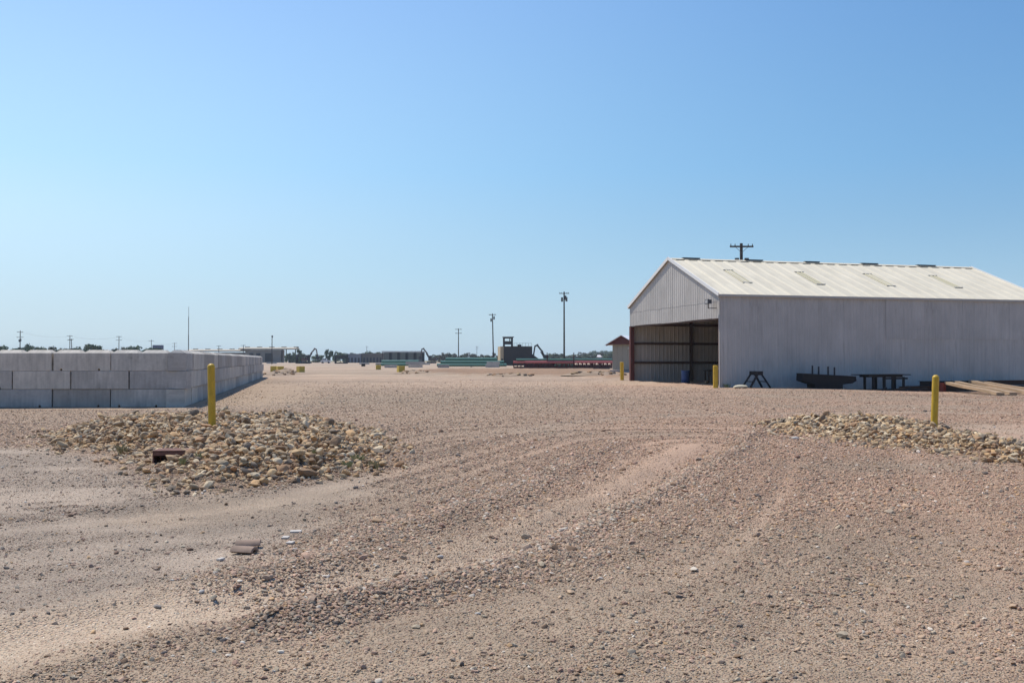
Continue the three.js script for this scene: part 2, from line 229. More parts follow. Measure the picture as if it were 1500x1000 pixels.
/* ------------------------------------------------------------------ two banks of field stones */
const pileMats = [[0.45, 0.31, 0.165], [0.50, 0.36, 0.205], [0.36, 0.25, 0.14], [0.36, 0.275, 0.175], [0.25, 0.16, 0.09], [0.48, 0.30, 0.145], [0.55, 0.44, 0.29], [0.2, 0.155, 0.11], [0.36, 0.215, 0.115]].map((c) => mat(c[0], c[1], c[2], 0.93));
const pileShapes = [0, 1, 2, 3, 4, 5].map((k) => stoneGeometry(1, 300 + k, 0.66, 0.34, true));
function stonePile(P, label, density, seed, tint) {
  const r = rng(seed), xs = P.map((p) => p[0]), zs = P.map((p) => p[1]), x0 = Math.min(...xs), x1 = Math.max(...xs), z0 = Math.min(...zs), z1 = Math.max(...zs), all = [];
  const cx = (x0 + x1) / 2, cz = (z0 + z1) / 2, t = thing('stone_pile', label, 'stone pile', [cx, 0, cz], 0, 'banks of field stones');
  const n = (x1 - x0) * (z1 - z0) * density;
  for (let k = 0; k < n; k++) {
    const x = rr(x0 - 0.6, x1 + 0.6, r), z = rr(z0 - 0.6, z1 + 0.6, r), d = inside(x, z, P) + (fbm(x * 1.3, z * 1.3, 3) - 0.5) * 1.0;
    if (d < -0.5 || (d < 0.25 && r() > 0.35 * smooth(-0.5, 0.25, d) + 0.02)) continue;
    const rad = (0.019 + 0.042 * Math.pow(r(), 1.6)) * (r() < 0.03 ? 1.55 : 1);
    all.push({ x, z, rad, y: H(x, z) + rad * (0.15 + (d > 0.5 ? 1.5 * r() : 0.15)), e: [(r() - 0.5) * 1.1, r() * 6.28, (r() - 0.5) * 1.1], s: [rad * rr(0.85, 1.5, r), rad * rr(0.7, 1.35, r), rad * rr(0.75, 1.2, r)], g: Math.floor(r() * 6), m: Math.min(8, Math.floor(r() * 9)), v: rr(0.8, 1.2, r) });
  }
  all.sort((a, b) => b.rad / Math.hypot(b.x, b.z) - a.rad / Math.hypot(a.x, a.z));
  // of the stones that show largest, those lying on top
  all.slice(0, 300).forEach((s) => { const m = part('stone', pileShapes[s.g], pileMats[s.m], t); m.position.set(s.x - cx, s.y + s.rad * 0.25, s.z - cz); m.rotation.set(...s.e); m.scale.set(...s.s); });
  const rest = all.slice(300), M = new THREE.Matrix4(), Q = new THREE.Quaternion(), E = new THREE.Euler(), C = new THREE.Color();
  pileShapes.forEach((g, gi) => { const l = rest.filter((s) => s.g === gi), im = new THREE.InstancedMesh(g, mat(1, 1, 1, 0.93), l.length); im.name = 'smaller_stones'; im.userData.kind = 'stuff'; im.castShadow = im.receiveShadow = true;
    l.forEach((s, i) => { im.setMatrixAt(i, M.compose(new THREE.Vector3(s.x - cx, s.y, s.z - cz), Q.setFromEuler(E.set(...s.e)), new THREE.Vector3(...s.s))); im.setColorAt(i, C.copy(pileMats[s.m].color).multiplyScalar(s.v)); }); t.add(im); });
  return t;
}
stonePile(PILE_A, 'broad low bank of tan field stones round the rusty steel box', 370, 41);
stonePile(PILE_B, 'long thin bank of sandy field stones in front of the metal shed', 370, 42);

/* ------------------------------------------------------------------ concrete block wall */
const concreteMaps = (() => {
  const N = 1024, r = rng(5); const f = (x, y) => { const u = x / N, v = y / N; return { a: tfbm(u, v, 5, 6), b: tfbm(u * 1, v * 1, 40, 3), c: tnoise(u * 34, v * 4, 34) * 0.6 + tnoise(u * 70, v * 6, 70) * 0.4, pit: r() < 0.004 ? 1 : 0 }; };
  const h = new Float32Array(N * N);
  const map = texture(N, N, (x, y) => { const q = f(x, y), s = 0.62 + 0.26 * (q.a - 0.5) + 0.12 * (q.b - 0.5) + 0.22 * (q.c - 0.5) - 0.25 * q.pit; h[y * N + x] = 0.5 + 0.5 * (q.b - 0.5) + 0.6 * (q.a - 0.5) - 0.5 * q.pit; return [toS(s * 1.0), toS(s * 0.985), toS(s * 0.965)]; });
  const bumps = texture(N, N, (x, y) => { const v = 255 * Math.min(1, Math.max(0, h[y * N + x])); return [v, v, v]; }, false);
  return { map, bumps };
})();
const cover = (t, rx, ry, ox = 0, oy = 0) => { const c = t.clone(); c.repeat.set(rx, ry); c.offset.set(ox, oy); c.needsUpdate = true; return c; };
const concreteMats = [0, 1, 2, 3, 4].map((k) => { const ox = 0.37 * k, oy = 0.61 * k, m = new THREE.MeshStandardMaterial({ map: cover(concreteMaps.map, 0.42, 0.42, ox, oy), bumpMap: cover(concreteMaps.bumps, 0.42, 0.42, ox, oy), bumpScale: 0.006, roughness: 0.94 }); const v = [0.70, 0.84, 0.62, 0.76, 0.55][k]; m.color.setRGB(v, v * [0.93, 0.92, 0.95, 0.94, 0.92][k], v * [0.82, 0.79, 0.87, 0.83, 0.81][k]); return m; });
const BL = 1.9, BH = 0.607;
function blockGeometry(len, notches, lugs) {
  const s = new THREE.Shape(), b = 0.014, w = len - 0.032 - 2 * b, h = BH - 0.008 - 2 * b, x0 = -w / 2, y0 = b; s.moveTo(x0, y0);
  for (const n of notches) { const c = x0 + n * w; s.lineTo(c - 0.055, y0); s.lineTo(c - 0.03, y0 + 0.07); s.lineTo(c + 0.03, y0 + 0.07); s.lineTo(c + 0.055, y0); }
  s.lineTo(x0 + w, y0); s.lineTo(x0 + w, y0 + h); s.lineTo(x0, y0 + h); s.closePath();
  const g = [new THREE.ExtrudeGeometry(s, { depth: BH - 0.012 - 2 * b, bevelEnabled: true, bevelSize: b, bevelThickness: b, bevelSegments: 1, steps: 1 }).translate(0, 0, -(BH - 0.012) / 2 + b)];
  for (const c of lugs) { // tapered lifting key
    const l = 0.42, d = 0.26, t = 0.1, y = BH - 0.006, k = [[-l, y, -d], [l, y, -d], [l, y, d], [-l, y, d], [-l + 0.1, y + t, -d + 0.16], [l - 0.1, y + t, -d + 0.16], [l - 0.1, y + t, d - 0.16], [-l + 0.1, y + t, d - 0.16]].map((p) => [p[0] + c, p[1], p[2]]);
    const f = [[3, 2, 6, 7], [1, 0, 4, 5], [0, 3, 7, 4], [2, 1, 5, 6], [7, 6, 5, 4]], P = [], U = []; for (const [a, bb, cc, d2] of f) for (const i of [a, bb, cc, a, cc, d2]) { P.push(...k[i]); U.push(k[i][0] + k[i][2] * 0.3, k[i][1] + k[i][2]); }
    const q = new THREE.BufferGeometry(); q.setAttribute('position', new THREE.Float32BufferAttribute(P, 3)); q.setAttribute('uv', new THREE.Float32BufferAttribute(U, 2)); q.computeVertexNormals(); g.push(q);
  }
  return merge(g);
}
{
  const [wx, wz] = G(272.5, 596.2), yaw = 12.2 * Math.PI / 180;
  const t = thing('block_wall', 'grey wall of three courses of large concrete blocks turning a corner', 'block wall', [wx, 0, wz], yaw); // local: front face along -x, return face along -z
  const plain = [0, 1, 2].map((k) => blockGeometry(BL, [[], [0.14, 0.8], [0.8]][k], [])), top = [0, 1].map((k) => blockGeometry(BL, [[], [0.13, 0.8]][k], [-BL / 4, BL / 4]));
  const r = rng(77); let m;
  const put = (g, x, y, z, turn) => { m = part('concrete_block', g, concreteMats[Math.floor(r() * 5)], t); m.position.set(x + rr(-0.012, 0.012, r), y, z + rr(-0.018, 0.018, r)); m.rotation.y = turn + rr(-0.009, 0.009, r); };
  const front = -9.5 * Math.PI / 180; // the front run is not quite square to the return
  const c = Math.cos(front), s = Math.sin(front);
  const frontRun = (u, y, g) => put(g, -u * c - 0.0 - (BH / 2) * s, y, u * s - (BH / 2) * c, front);
  for (let course = 0; course < 3; course++) {
    const y = course * BH, pick = () => course === 2 ? top[r() < 0.45 ? 1 : 0] : plain[Math.floor(r() * 3)];
    const from = course === 1 ? 0 : BH; // header of the return shows at the corner on courses 1 and 3
    for (let k = 0; k < 10; k++) frontRun(from + BL / 2 + k * BL, y, pick());
    const start = course === 1 ? BH + 0.04 : 0, inset = course === 0 ? 0.05 : 0;
    for (let k = 0; k < (course === 2 ? 28 : 29); k++) put(pick(), -BH / 2 - inset, y, -start - BL / 2 - k * BL, Math.PI / 2);
  }
}

/* ------------------------------------------------------------------ yellow bollards */
const yellow = (() => { const map = texture(256, 256, (x, y) => { const u = x / 256, v = y / 256, n = tfbm(u, v, 8, 4), sc = tnoise(u * 40, v * 60, 60) > 0.86 ? 0.7 : 1, s = (0.88 + 0.3 * (n - 0.5)) * sc; return [toS(0.62 * s), toS(0.385 * s), toS(0.02 * s)]; }); return new THREE.MeshStandardMaterial({ map, roughness: 0.5 }); })();
function bollard(px, py, height, rad, lean, label, group, domed = true) {
  const [x, z] = G(px, py), t = thing('bollard', label, 'bollard', [x, H(x, z) - 0.12, z], 0, group); t.rotation.z = lean * Math.PI / 180;
  const h = height + 0.12, pts = [[rad, 0], [rad, h - rad * 0.9]];
  part('post', new THREE.LatheGeometry(pts.map((p) => new THREE.Vector2(...p)), 28), yellow, t);
  const cap = []; if (domed) for (let k = 0; k <= 8; k++) cap.push(new THREE.Vector2(Math.max(1e-4, rad * Math.cos(k * Math.PI / 16)), h - rad * 0.9 + rad * 0.9 * Math.sin(k * Math.PI / 16))); else cap.push(new THREE.Vector2(rad, h - rad * 0.9), new THREE.Vector2(rad, h - 0.01), new THREE.Vector2(rad - 0.012, h), new THREE.Vector2(1e-4, h + 0.01));
  part('cap', new THREE.LatheGeometry(cap, 28), yellow, t); return t;
}
bollard(310.5, 653, 1.23, 0.068, 1.3, 'domed yellow bollard leaning in the stone bank by the rusty steel box', 'yellow bollards');
bollard(1368.5, 631, 1.22, 0.073, -2.4, 'domed yellow bollard leaning at the end of the stone bank near the metal shed', 'yellow bollards');
bollard(1048.5, 568, 1.27, 0.14, 0, 'thick flat-topped yellow bollard at the near jamb of the shed doorway', 'yellow bollards', false);
bollard(911.5, 557, 1.4, 0.145, 0.8, 'thick yellow bollard in front of the small beige shed', 'yellow bollards', false);

/* ------------------------------------------------------------------ large metal shed */
const sheetMap = (base, streak, seed) => { const N = 1024; return texture(N, N, (x, y) => { const u = x / N, v = y / N, a = tfbm(u, v, 4, 5), st = tnoise(u * 64 + seed, v * 2, 64) * 0.5 + tnoise(u * 160 + seed, v * 3, 160) * 0.5, f = tfbm(u, v, 60, 2), drip = Math.max(0, tnoise(u * 90 + seed, v * 5, 90) - 0.78) * 2.2, s = 1 + 0.3 * (a - 0.5) + streak * (st - 0.5) + 0.08 * (f - 0.5) - drip * 2.0 * streak; return [toS(base[0] * s), toS(base[1] * (s - 0.02 * drip)), toS(base[2] * (s - 0.05 * drip))]; }); };
const wallSheets = [0, 1, 2].map((k) => new THREE.MeshStandardMaterial({ map: cover(sheetMap([0.43, 0.405, 0.37].map((c) => c * [1, 0.965, 1.03][k]), 0.2, k * 13), 0.25, 0.17, 0.3 * k, 0.2 * k), roughness: 0.62, metalness: 0.0 }));
const roofSheets = [0, 1].map((k) => new THREE.MeshStandardMaterial({ map: cover(sheetMap([0.665, 0.59, 0.435].map((c) => c * [1, 0.975][k]), 0.08, 31 + k * 7), 0.25, 0.17, 0.4 * k, 0), roughness: 0.6 }));
const trimWhite = mat(0.72, 0.71, 0.68, 0.55), trimGrey = mat(0.42, 0.4, 0.36, 0.7), maroon = mat(0.115, 0.035, 0.028, 0.75), rust = mat(0.085, 0.05, 0.035, 0.9), darkSteel = mat(0.035, 0.033, 0.034, 0.85), blackSteel = mat(0.02, 0.017, 0.016, 0.97);
// a ribbed sheet: across from a to b, its lower and upper edge given as functions of the distance across
function ribbed(a, b, low, high, pitch = 0.3, rib = 0.016, wide = 1) {
  const xs = []; for (let k = Math.ceil(a / pitch - 0.5); k * pitch < b + pitch; k++) for (const [dx, h] of [[-0.055 * wide, 0], [-0.025 * wide, 1], [0.025 * wide, 1], [0.055 * wide, 0]]) { const x = k * pitch + 0.15 + dx; if (x > a + 0.002 && x < b - 0.002) xs.push([x, h * rib]); }
  const edge = (x) => { const q = (((x - 0.15) / pitch) % 1 + 1) % 1 * pitch, d = Math.min(q, pitch - q); return rib * Math.min(1, Math.max(0, (0.055 * wide - d) / (0.03 * wide))); };
  const all = [[a, edge(a)], ...xs, [b, edge(b)]], P = [], U = [], I = [];
  all.forEach(([x, h], i) => { P.push(x, low(x), h, x, high(x), h); U.push(x, low(x), x, high(x)); if (i) { const o = i * 2; I.push(o - 2, o, o + 1, o - 2, o + 1, o - 1); } });
  const g = new THREE.BufferGeometry(); g.setAttribute('position', new THREE.Float32BufferAttribute(P, 3)); g.setAttribute('uv', new THREE.Float32BufferAttribute(U, 2)); g.setIndex(I); const n = g.toNonIndexed(); n.computeVertexNormals(); return n;
}
{
  const { L, W, eave, ridge, door } = SHED, t = thing('metal_shed', 'large open-ended metal shed with grey ribbed walls and cream roof', 'shed', [SHED.x, 0, SHED.z], SHED.psi);
  const r = rng(12), pick = () => wallSheets[Math.floor(r() * 3)], n = 25, pw = L / n, tilt = Math.atan2(ridge - eave, W / 2), sl = Math.hypot(ridge - eave, W / 2);
  for (let k = 0; k < n; k++) { // near long wall, with patched lower sheets along the far half
    const a = k * pw, b = (k + 1) * pw + 0.02, j = rr(-0.012, 0.012, r), z = (k % 2) * 0.004;
    if (k < 12) part('wall_panel', ribbed(a, b, () => -0.6, () => eave), pick(), t).position.z = z;
    else { const s = 2.9 + j; part('wall_panel', ribbed(a, b, () => -0.6, () => s), pick(), t).position.z = z; part('wall_panel', ribbed(a, b, () => s - 0.05, () => eave), pick(), t).position.z = z + 0.03; }
    const back = part('wall_panel', ribbed(a, b, () => -0.6, () => eave), pick(), t); back.rotation.y = 0; back.position.z = -W - (k % 2) * 0.004 - 0.03;
  }
  const gn = 15, gw = W / gn, slope = (u) => ridge - Math.abs(u - W / 2) * (ridge - eave) / (W / 2) - 0.03;
  for (let k = 0; k < gn; k++) { // gables; across runs from the near wall to the far wall
    const a = k * gw, b = (k + 1) * gw + (k < gn - 1 ? 0.02 : 0), seam = 5.02 + rr(-0.02, 0.02, r), bot = door + 0.05 * Math.sin(k * 0.7) * 0.4, z = (k % 2) * 0.004;
    const place = (m, off) => { m.rotation.y = -Math.PI / 2; m.scale.x = -1; m.position.set(-off, 0, 0); m.rotation.y = -Math.PI / 2; };
    const shape = (lo, hi) => { const g = ribbed(a, b, lo, hi), p = g.attributes.position, nn = g.attributes.normal; for (let i = 0; i < p.count; i++) { const u = p.getX(i), y = p.getY(i), h = p.getZ(i); p.setXYZ(i, -h, y, -u); } g.computeVertexNormals(); return g; };
    if (Math.abs((a + b) / 2 - W / 2) < gw / 2) { // ridge sheet in two halves so the apex is sharp
      const mid = W / 2; for (const [p, q] of [[a, mid], [mid, b]]) { const g = ribbed(p, q, () => seam - 0.04, slope), ps = g.attributes.position; for (let i = 0; i < ps.count; i++) ps.setXYZ(i, -ps.getZ(i), ps.getY(i), -ps.getX(i)); g.computeVertexNormals(); part('gable_panel', g, pick(), t).position.x = -z - 0.009; }
    } else part('gable_panel', shape(() => seam - 0.04, (u) => Math.max(slope(u), seam)), pick(), t).position.x = -z - 0.009;
    part('gable_panel', shape(() => bot, () => seam), pick(), t).position.x = -z;
    part('gable_panel', shape(() => -0.6, slope), pick(), t).position.x = L + 0.03 + z;
  }
  for (const side of [1, -1]) { // roof slopes: sheets from ridge to eave
    const holder = (g) => g; // sheets are shaped lying flat, then tilted
    for (let k = 0; k < n; k++) {
      const a = k * pw - (k ? 0 : 0.12), b = (k + 1) * pw + (k < n - 1 ? 0.02 : 0.12), g = ribbed(a, b, () => 0, () => sl + 0.14, 0.93, 0.032, 4.0);
      g.rotateX(side > 0 ? Math.PI / 2 : -Math.PI / 2); if (side > 0) g.scale(1, -1, 1); // ribs up
      g.rotateX(side * tilt); g.translate(0, ridge + (k % 2) * 0.005, -W / 2); g.computeVertexNormals();
      part('roof_panel', g, roofSheets[k % 2 ? (r() < 0.6 ? 1 : 0) : 0], t);
    }
  }
  const onRoof = (x, d, up) => [x, ridge - d * Math.sin(tilt) + up * Math.cos(tilt), -W / 2 + d * Math.cos(tilt) + up * Math.sin(tilt)];
  const fibre = new THREE.MeshPhysicalMaterial({ roughness: 0.6, transmission: 0.3, thickness: 0 }); fibre.color.setRGB(0.53, 0.48, 0.3);
  for (const x of [2.7, 7.8, 12.9, 18.0]) { const g = ribbed(x, x + 0.62, () => 0, () => sl * 0.36, 0.3, 0.045); g.rotateX(Math.PI / 2); g.scale(1, -1, 1); g.rotateX(tilt); const p = onRoof(0, sl * 0.32, 0.016); g.translate(p[0], p[1], p[2]); g.computeVertexNormals(); const s = part('skylight', g, fibre, t);
    for (const [d, w] of [[sl * 0.32, 0.7], [sl * 0.68, 0.66]]) { const c = onRoof(x + 0.31, d, 0.045), q = box(w, 0.03, 0.07).rotateX(tilt).translate(...c); part('flashing', q, trimGrey, s); } }
  for (const [x0, x1] of [[0.9, 2.1], [5.4, 6.7], [9.9, 11.0], [14.3, 15.6], [18.8, 20.3]]) part('ridge_vent', box(x1 - x0, 0.05, 0.3, (x0 + x1) / 2, ridge + 0.085, -W / 2), darkSteel, t);
  part('ridge_cap', merge([1, -1].map((s) => box(L + 0.24, 0.012, 0.26).translate(0, 0, s * 0.125).rotateX(s * tilt).translate(L / 2, ridge + 0.06, -W / 2))), roofSheets[0], t);
  for (const x of [-0.13, L + 0.15]) for (const s of [1, -1]) { const a = [x, ridge + 0.03, -W / 2 + s * 0.012], b = [x, eave - 0.06 + 0.03, -W / 2 + s * (W / 2 + 0.13)]; part('rake_trim', bar(a, b, 0.05, 0.2), trimWhite, t); }
  for (const s of [0, 1]) part('eave_trim', box(L + 0.2, 0.13, 0.09, L / 2, eave - 0.075, s ? -W - 0.12 : 0.1), trimGrey, t);
  // frame
  const bays = 5;
  for (let k = 0; k <= bays; k++) { const x = 0.15 + (L - 0.3) * k / bays; for (const z of [-0.18, -W + 0.15]) part('column', merge([box(0.012, eave + 0.3, 0.2, x, eave / 2 - 0.25, z), box(0.16, eave + 0.3, 0.014, x, eave / 2 - 0.25, z - 0.1), box(0.16, eave + 0.3, 0.014, x, eave / 2 - 0.25, z + 0.1)]), k ? rust : maroon, t);
    for (const s of [1, -1]) part('rafter', bar([x, ridge - 0.28, -W / 2], [x, eave - 0.22, -W / 2 + s * (W / 2 - 0.15)], 0.14, 0.24), rust, t); }
  for (const y of [1.38, 2.75, 4.1]) { part('girt', box(L - 0.1, 0.16, 0.09, L / 2, y, -W + 0.05), rust, t); part('girt', box(L - 0.1, 0.16, 0.09, L / 2, y, -0.055), rust, t); part('girt', box(0.09, 0.16, W - 0.6, L - 0.05, y, -W / 2), rust, t); }
  for (const s of [1, -1]) for (let k = 1; k < 6; k++) { const d = sl * k / 6, c = onRoof(L / 2, d, -0.1); part('purlin', box(L - 0.1, 0.14, 0.07).rotateX(s * tilt).translate(c[0], c[1], s > 0 ? c[2] : -W - c[2]), rust, t); }
  part('door_header', box(0.14, 0.3, W - 0.6, 0.1, door + 0.06, -W / 2), rust, t);
  part('door_jamb', box(0.14, door + 0.3, 0.24, 0.0, door / 2 - 0.17, -W + 0.14), maroon, t);
  part('door_jamb', box(0.1, door + 0.3, 0.08, 0.03, door / 2 - 0.17, -0.1), maroon, t);
  part('corner_trim', box(0.012, 5.9, 0.1, -0.034, eave - 2.97 , -0.012), trimGrey, t);
}
{ // floodlight on the gable
  const [x, z] = shedWorld(-0.42, -0.62), t = thing('flood_light', 'unlit grey floodlight on a bent arm on the shed gable', 'floodlight', [x, 0, z], SHED.psi);
  part('arm', merge([rod([0.4, 4.6, 0.3], [0, 4.6, 0], 0.022), rod([0, 4.6, 0], [0, 4.88, 0], 0.03)]), darkSteel, t);
  part('housing', merge([box(0.2, 0.24, 0.36, 0, 4.98, 0.08), box(0.06, 0.28, 0.4, -0.12, 4.98, 0.08)]), mat(0.06, 0.06, 0.065, 0.5), t);
  part('lens', box(0.01, 0.2, 0.32, -0.156, 4.98, 0.08), mat(0.35, 0.33, 0.32, 0.3), t);
}
{ // things standing inside
  const drum = (lx, lz, m, label) => { const [x, z] = shedWorld(lx, lz), t = thing('steel_drum', label, 'drum', [x, H(x, z) - 0.01, z]); part('barrel', new THREE.LatheGeometry([[0.001, 0], [0.285, 0], [0.285, 0.28], [0.297, 0.3], [0.285, 0.32], [0.285, 0.57], [0.297, 0.59], [0.285, 0.61], [0.285, 0.87]].map((p) => new THREE.Vector2(...p)), 24), m, t); part('lid', new THREE.LatheGeometry([[0.285, 0.87], [0.297, 0.88], [0.28, 0.885], [0.27, 0.865], [0.001, 0.865]].map((p) => new THREE.Vector2(...p)), 24), m, t); return t; };
  drum(2.2, -9.2, mat(0.03, 0.07, 0.2, 0.5), 'blue steel drum standing inside the open shed');
  drum(4.4, -9.0, mat(0.05, 0.045, 0.045, 0.6), 'dark steel drum standing deeper inside the open shed');
  const [x, z] = shedWorld(5.2, -10.4), w = thing('workbench', 'dark workbench inside the open shed behind the drums', 'bench', [x, H(x, z) - 0.01, z], SHED.psi);
  part('bench_top', box(1.8, 0.08, 0.7, 0, 0.86, 0), rust, w); for (const a of [-0.8, 0.8]) for (const b of [-0.28, 0.28]) part('leg', box(0.08, 0.82, 0.08, a, 0.41, b), rust, w);
}

/* ------------------------------------------------------------------ steel and timber lying along the shed */
function along(px, off) { // local shed position where the sight line passes, OFF metres in front of the long wall
  const d = sight(px, 560), c = Math.cos(SHED.psi), s = Math.sin(SHED.psi); const k = (off + SHED.x * s + SHED.z * c) / (d[0] * s + d[2] * c); return [d[0] * k, d[2] * k]; }
function ground(p, dy = 0) { return [p[0], H(p[0], p[1]) + dy, p[1]]; }
{
  const p = along(1108, 1.3), t = thing('saw_horse', 'dark steel A-frame saw horse beside the shed wall', 'saw horse', ground(p, -0.02), SHED.psi);
  part('top_beam', box(0.3, 0.22, 1.0, 0, 0.86, 0), blackSteel, t);
  for (const z of [-0.38, 0.38]) for (const s of [-1, 1]) part('leg', bar([s * 0.1, 0.84, z], [s * 0.66, 0, z * 1.2], 0.09), blackSteel, t);
  for (const s of [-1, 1]) part('brace', bar([s * 0.4, 0.38, -0.42], [s * 0.4, 0.38, 0.42], 0.05), blackSteel, t);
}
{
  const p = along(1211, 1.5), t = thing('steel_cradle', 'black steel loading cradle with four upright stakes beside the shed wall', 'steel cradle', ground(p, -0.02), SHED.psi);
  const s = new THREE.Shape(); s.moveTo(-1.75, 0.5); s.lineTo(-1.72, 0.88); s.lineTo(1.72, 0.69); s.lineTo(1.76, 0.48); s.lineTo(1.5, 0.34); s.lineTo(0.9, 0.28); s.lineTo(-1.1, 0.3); s.closePath();
  part('beam', new THREE.ExtrudeGeometry(s, { depth: 0.7, bevelEnabled: true, bevelSize: 0.01, bevelThickness: 0.01, bevelSegments: 1 }).translate(0, 0, -0.35), blackSteel, t);
  part('base_block', box(1.85, 0.3, 0.8, -0.1, 0.15, 0), blackSteel, t);
  for (const [x, h] of [[-0.98, 1.36], [-0.57, 1.3], [0.05, 1.3], [0.47, 1.26]]) part('stake', box(0.07, h - 0.6, 0.07, x, 0.6 + (h - 0.6) / 2, 0.1), darkSteel, t);
  part('flange', box(3.5, 0.03, 0.78).rotateZ(-0.054).translate(0, 0.81, 0), darkSteel, t);
}
{
  const p = along(1291, 1.4), t = thing('steel_table', 'long dark steel work table beside the shed wall', 'table', ground(p, -0.02), SHED.psi);
  part('table_top', merge([box(3.3, 0.05, 1.1, 0, 0.94, 0), box(2.3, 0.13, 0.9, 0, 0.86, 0)]), blackSteel, t);
  for (const x of [-0.82, -0.06, 0.5, 1.25]) for (const z of [-0.4, 0.4]) part('leg', box(0.12, 0.82, 0.1, x, 0.4, z), blackSteel, t);
  part('rail', box(1.6, 0.1, 0.08, 0.7, 0.72, 0.42), blackSteel, t); part('skid', box(2.6, 0.08, 0.12, 0.1, 0.04, 0.4), blackSteel, t); part('skid', box(2.6, 0.08, 0.12, 0.1, 0.04, -0.4), blackSteel, t);
}
{
  const ibeam = (len, h = 0.3, w = 0.26) => merge([box(len, 0.03, w, 0, 0.015, 0), box(len, 0.03, w, 0, h - 0.015, 0), box(len, h - 0.06, 0.03, 0, h / 2, 0)]);
  const rows = [[1318, 4.6, 1.9, 0], [1345, 5.6, 1.55, 0], [1330, 6.4, 1.15, 0], [1348, 5.0, 1.7, 0.305], [1420, 4.4, 1.25, 0.305], [1432, 4.0, 1.9, 0]];
  rows.forEach(([px, len, off, up], k) => { const p = along(px, off), g = ground(p), m = single('steel_beam', ibeam(len).translate(len / 2, 0, 0), k % 2 ? blackSteel : rust, 'dark rusty steel beam in the heap beside the shed wall', 'beam', 'steel beams heaped along the shed wall'); const q = along(px + 40, off); m.position.set(g[0], H(...q) + 0.01 + up, g[2]); m.rotation.y = SHED.psi + rr(-0.02, 0.02); });
  const d = along(1381, 2.3), rd = thing('red_drum', 'small red steel drum among the steel beams', 'drum', ground(d)); part('barrel', new THREE.CylinderGeometry(0.2, 0.2, 0.5, 24).translate(0, 0.25, 0), mat(0.25, 0.035, 0.015, 0.6), rd); part('lid', new THREE.CylinderGeometry(0.21, 0.21, 0.03, 24).translate(0, 0.51, 0), mat(0.25, 0.035, 0.015, 0.6), rd);
  const wood = (() => { const N = 512; return new THREE.MeshStandardMaterial({ roughness: 0.9, map: cover(texture(N, N, (x, y) => { const u = x / N, v = y / N, a = tnoise(u * 4, v * 90, 90), b = tnoise(u * 10, v * 200, 200), c = tfbm(u, v, 6, 3), s = 0.8 + 0.35 * (a - 0.5) + 0.25 * (b - 0.5) + 0.4 * (c - 0.5); return [toS(0.45 * s), toS(0.315 * s), toS(0.195 * s)]; }), 0.3, 0.8) }); })();
  const plank = (len, w, h) => { const g = new THREE.BoxGeometry(len, h, w, 6, 1, 1), p = g.attributes.position, uv = g.attributes.uv; for (let i = 0; i < p.count; i++) { p.setY(i, p.getY(i) + 0.012 * Math.sin(p.getX(i) * 1.3)); uv.setXY(i, p.getX(i), p.getZ(i) + p.getY(i)); } g.computeVertexNormals(); return g; };
  [[1389, 2.5, 0.5, 1466, 8.6, 0.0], [1401, 2.4, 0.55, 1485, 8.3, 0.01], [1424, 2.3, 0.6, 1508, 8.0, 0.02], [1440, 2.2, 0.55, 1534, 7.7, 0.01]].forEach(([pa, oa, ya, pb, ob, yb], k) => {
    const A = along(pa, oa), B = along(pb, ob), a = new THREE.Vector3(A[0], H(...A) + ya, A[1]), b = new THREE.Vector3(B[0], H(...B) + yb + 0.1, B[1]);
    const m = single('timber_plank', plank(a.distanceTo(b), 0.42, 0.15), wood, 'thick sawn timber plank propped on the steel beams by the shed', 'plank', 'timber planks propped on the beams');
    m.position.copy(a).add(b).multiplyScalar(0.5); const d2 = b.clone().sub(a).normalize(); m.quaternion.setFromUnitVectors(new THREE.Vector3(1, 0, 0), d2); });
  const sk = along(1086, 1.9); const sm = single('cement_sack', (() => { const g = stoneGeometry(2, 901, 0.3, 0.06); g.scale(0.42, 0.42, 0.26); return g; })(), mat(0.5, 0.45, 0.33, 0.9), 'pale lumpy sack lying at the foot of the saw horse', 'sack'); sm.position.set(sk[0], H(...sk) + 0.08, sk[1]);
  const cl = along(1300, 2.6); for (let k = 0; k < 4; k++) { const q = along(1292 + k * 18, 2.2 + rr(-0.3, 0.3)); const m = single('scrap_steel', merge([bar([0, 0.03, 0], [rr(0.4, 0.9), 0.1 + k * 0.02, rr(-0.2, 0.2)], 0.07), bar([0.1, 0.05, -0.1], [0.3, 0.16, 0.2], 0.1, 0.04)]), k % 2 ? rust : darkSteel, 'short rusty steel offcut lying before the steel table', 'scrap', 'steel offcuts by the table'); m.position.set(...ground(q)); m.rotation.y = rr(0, 1); }
}
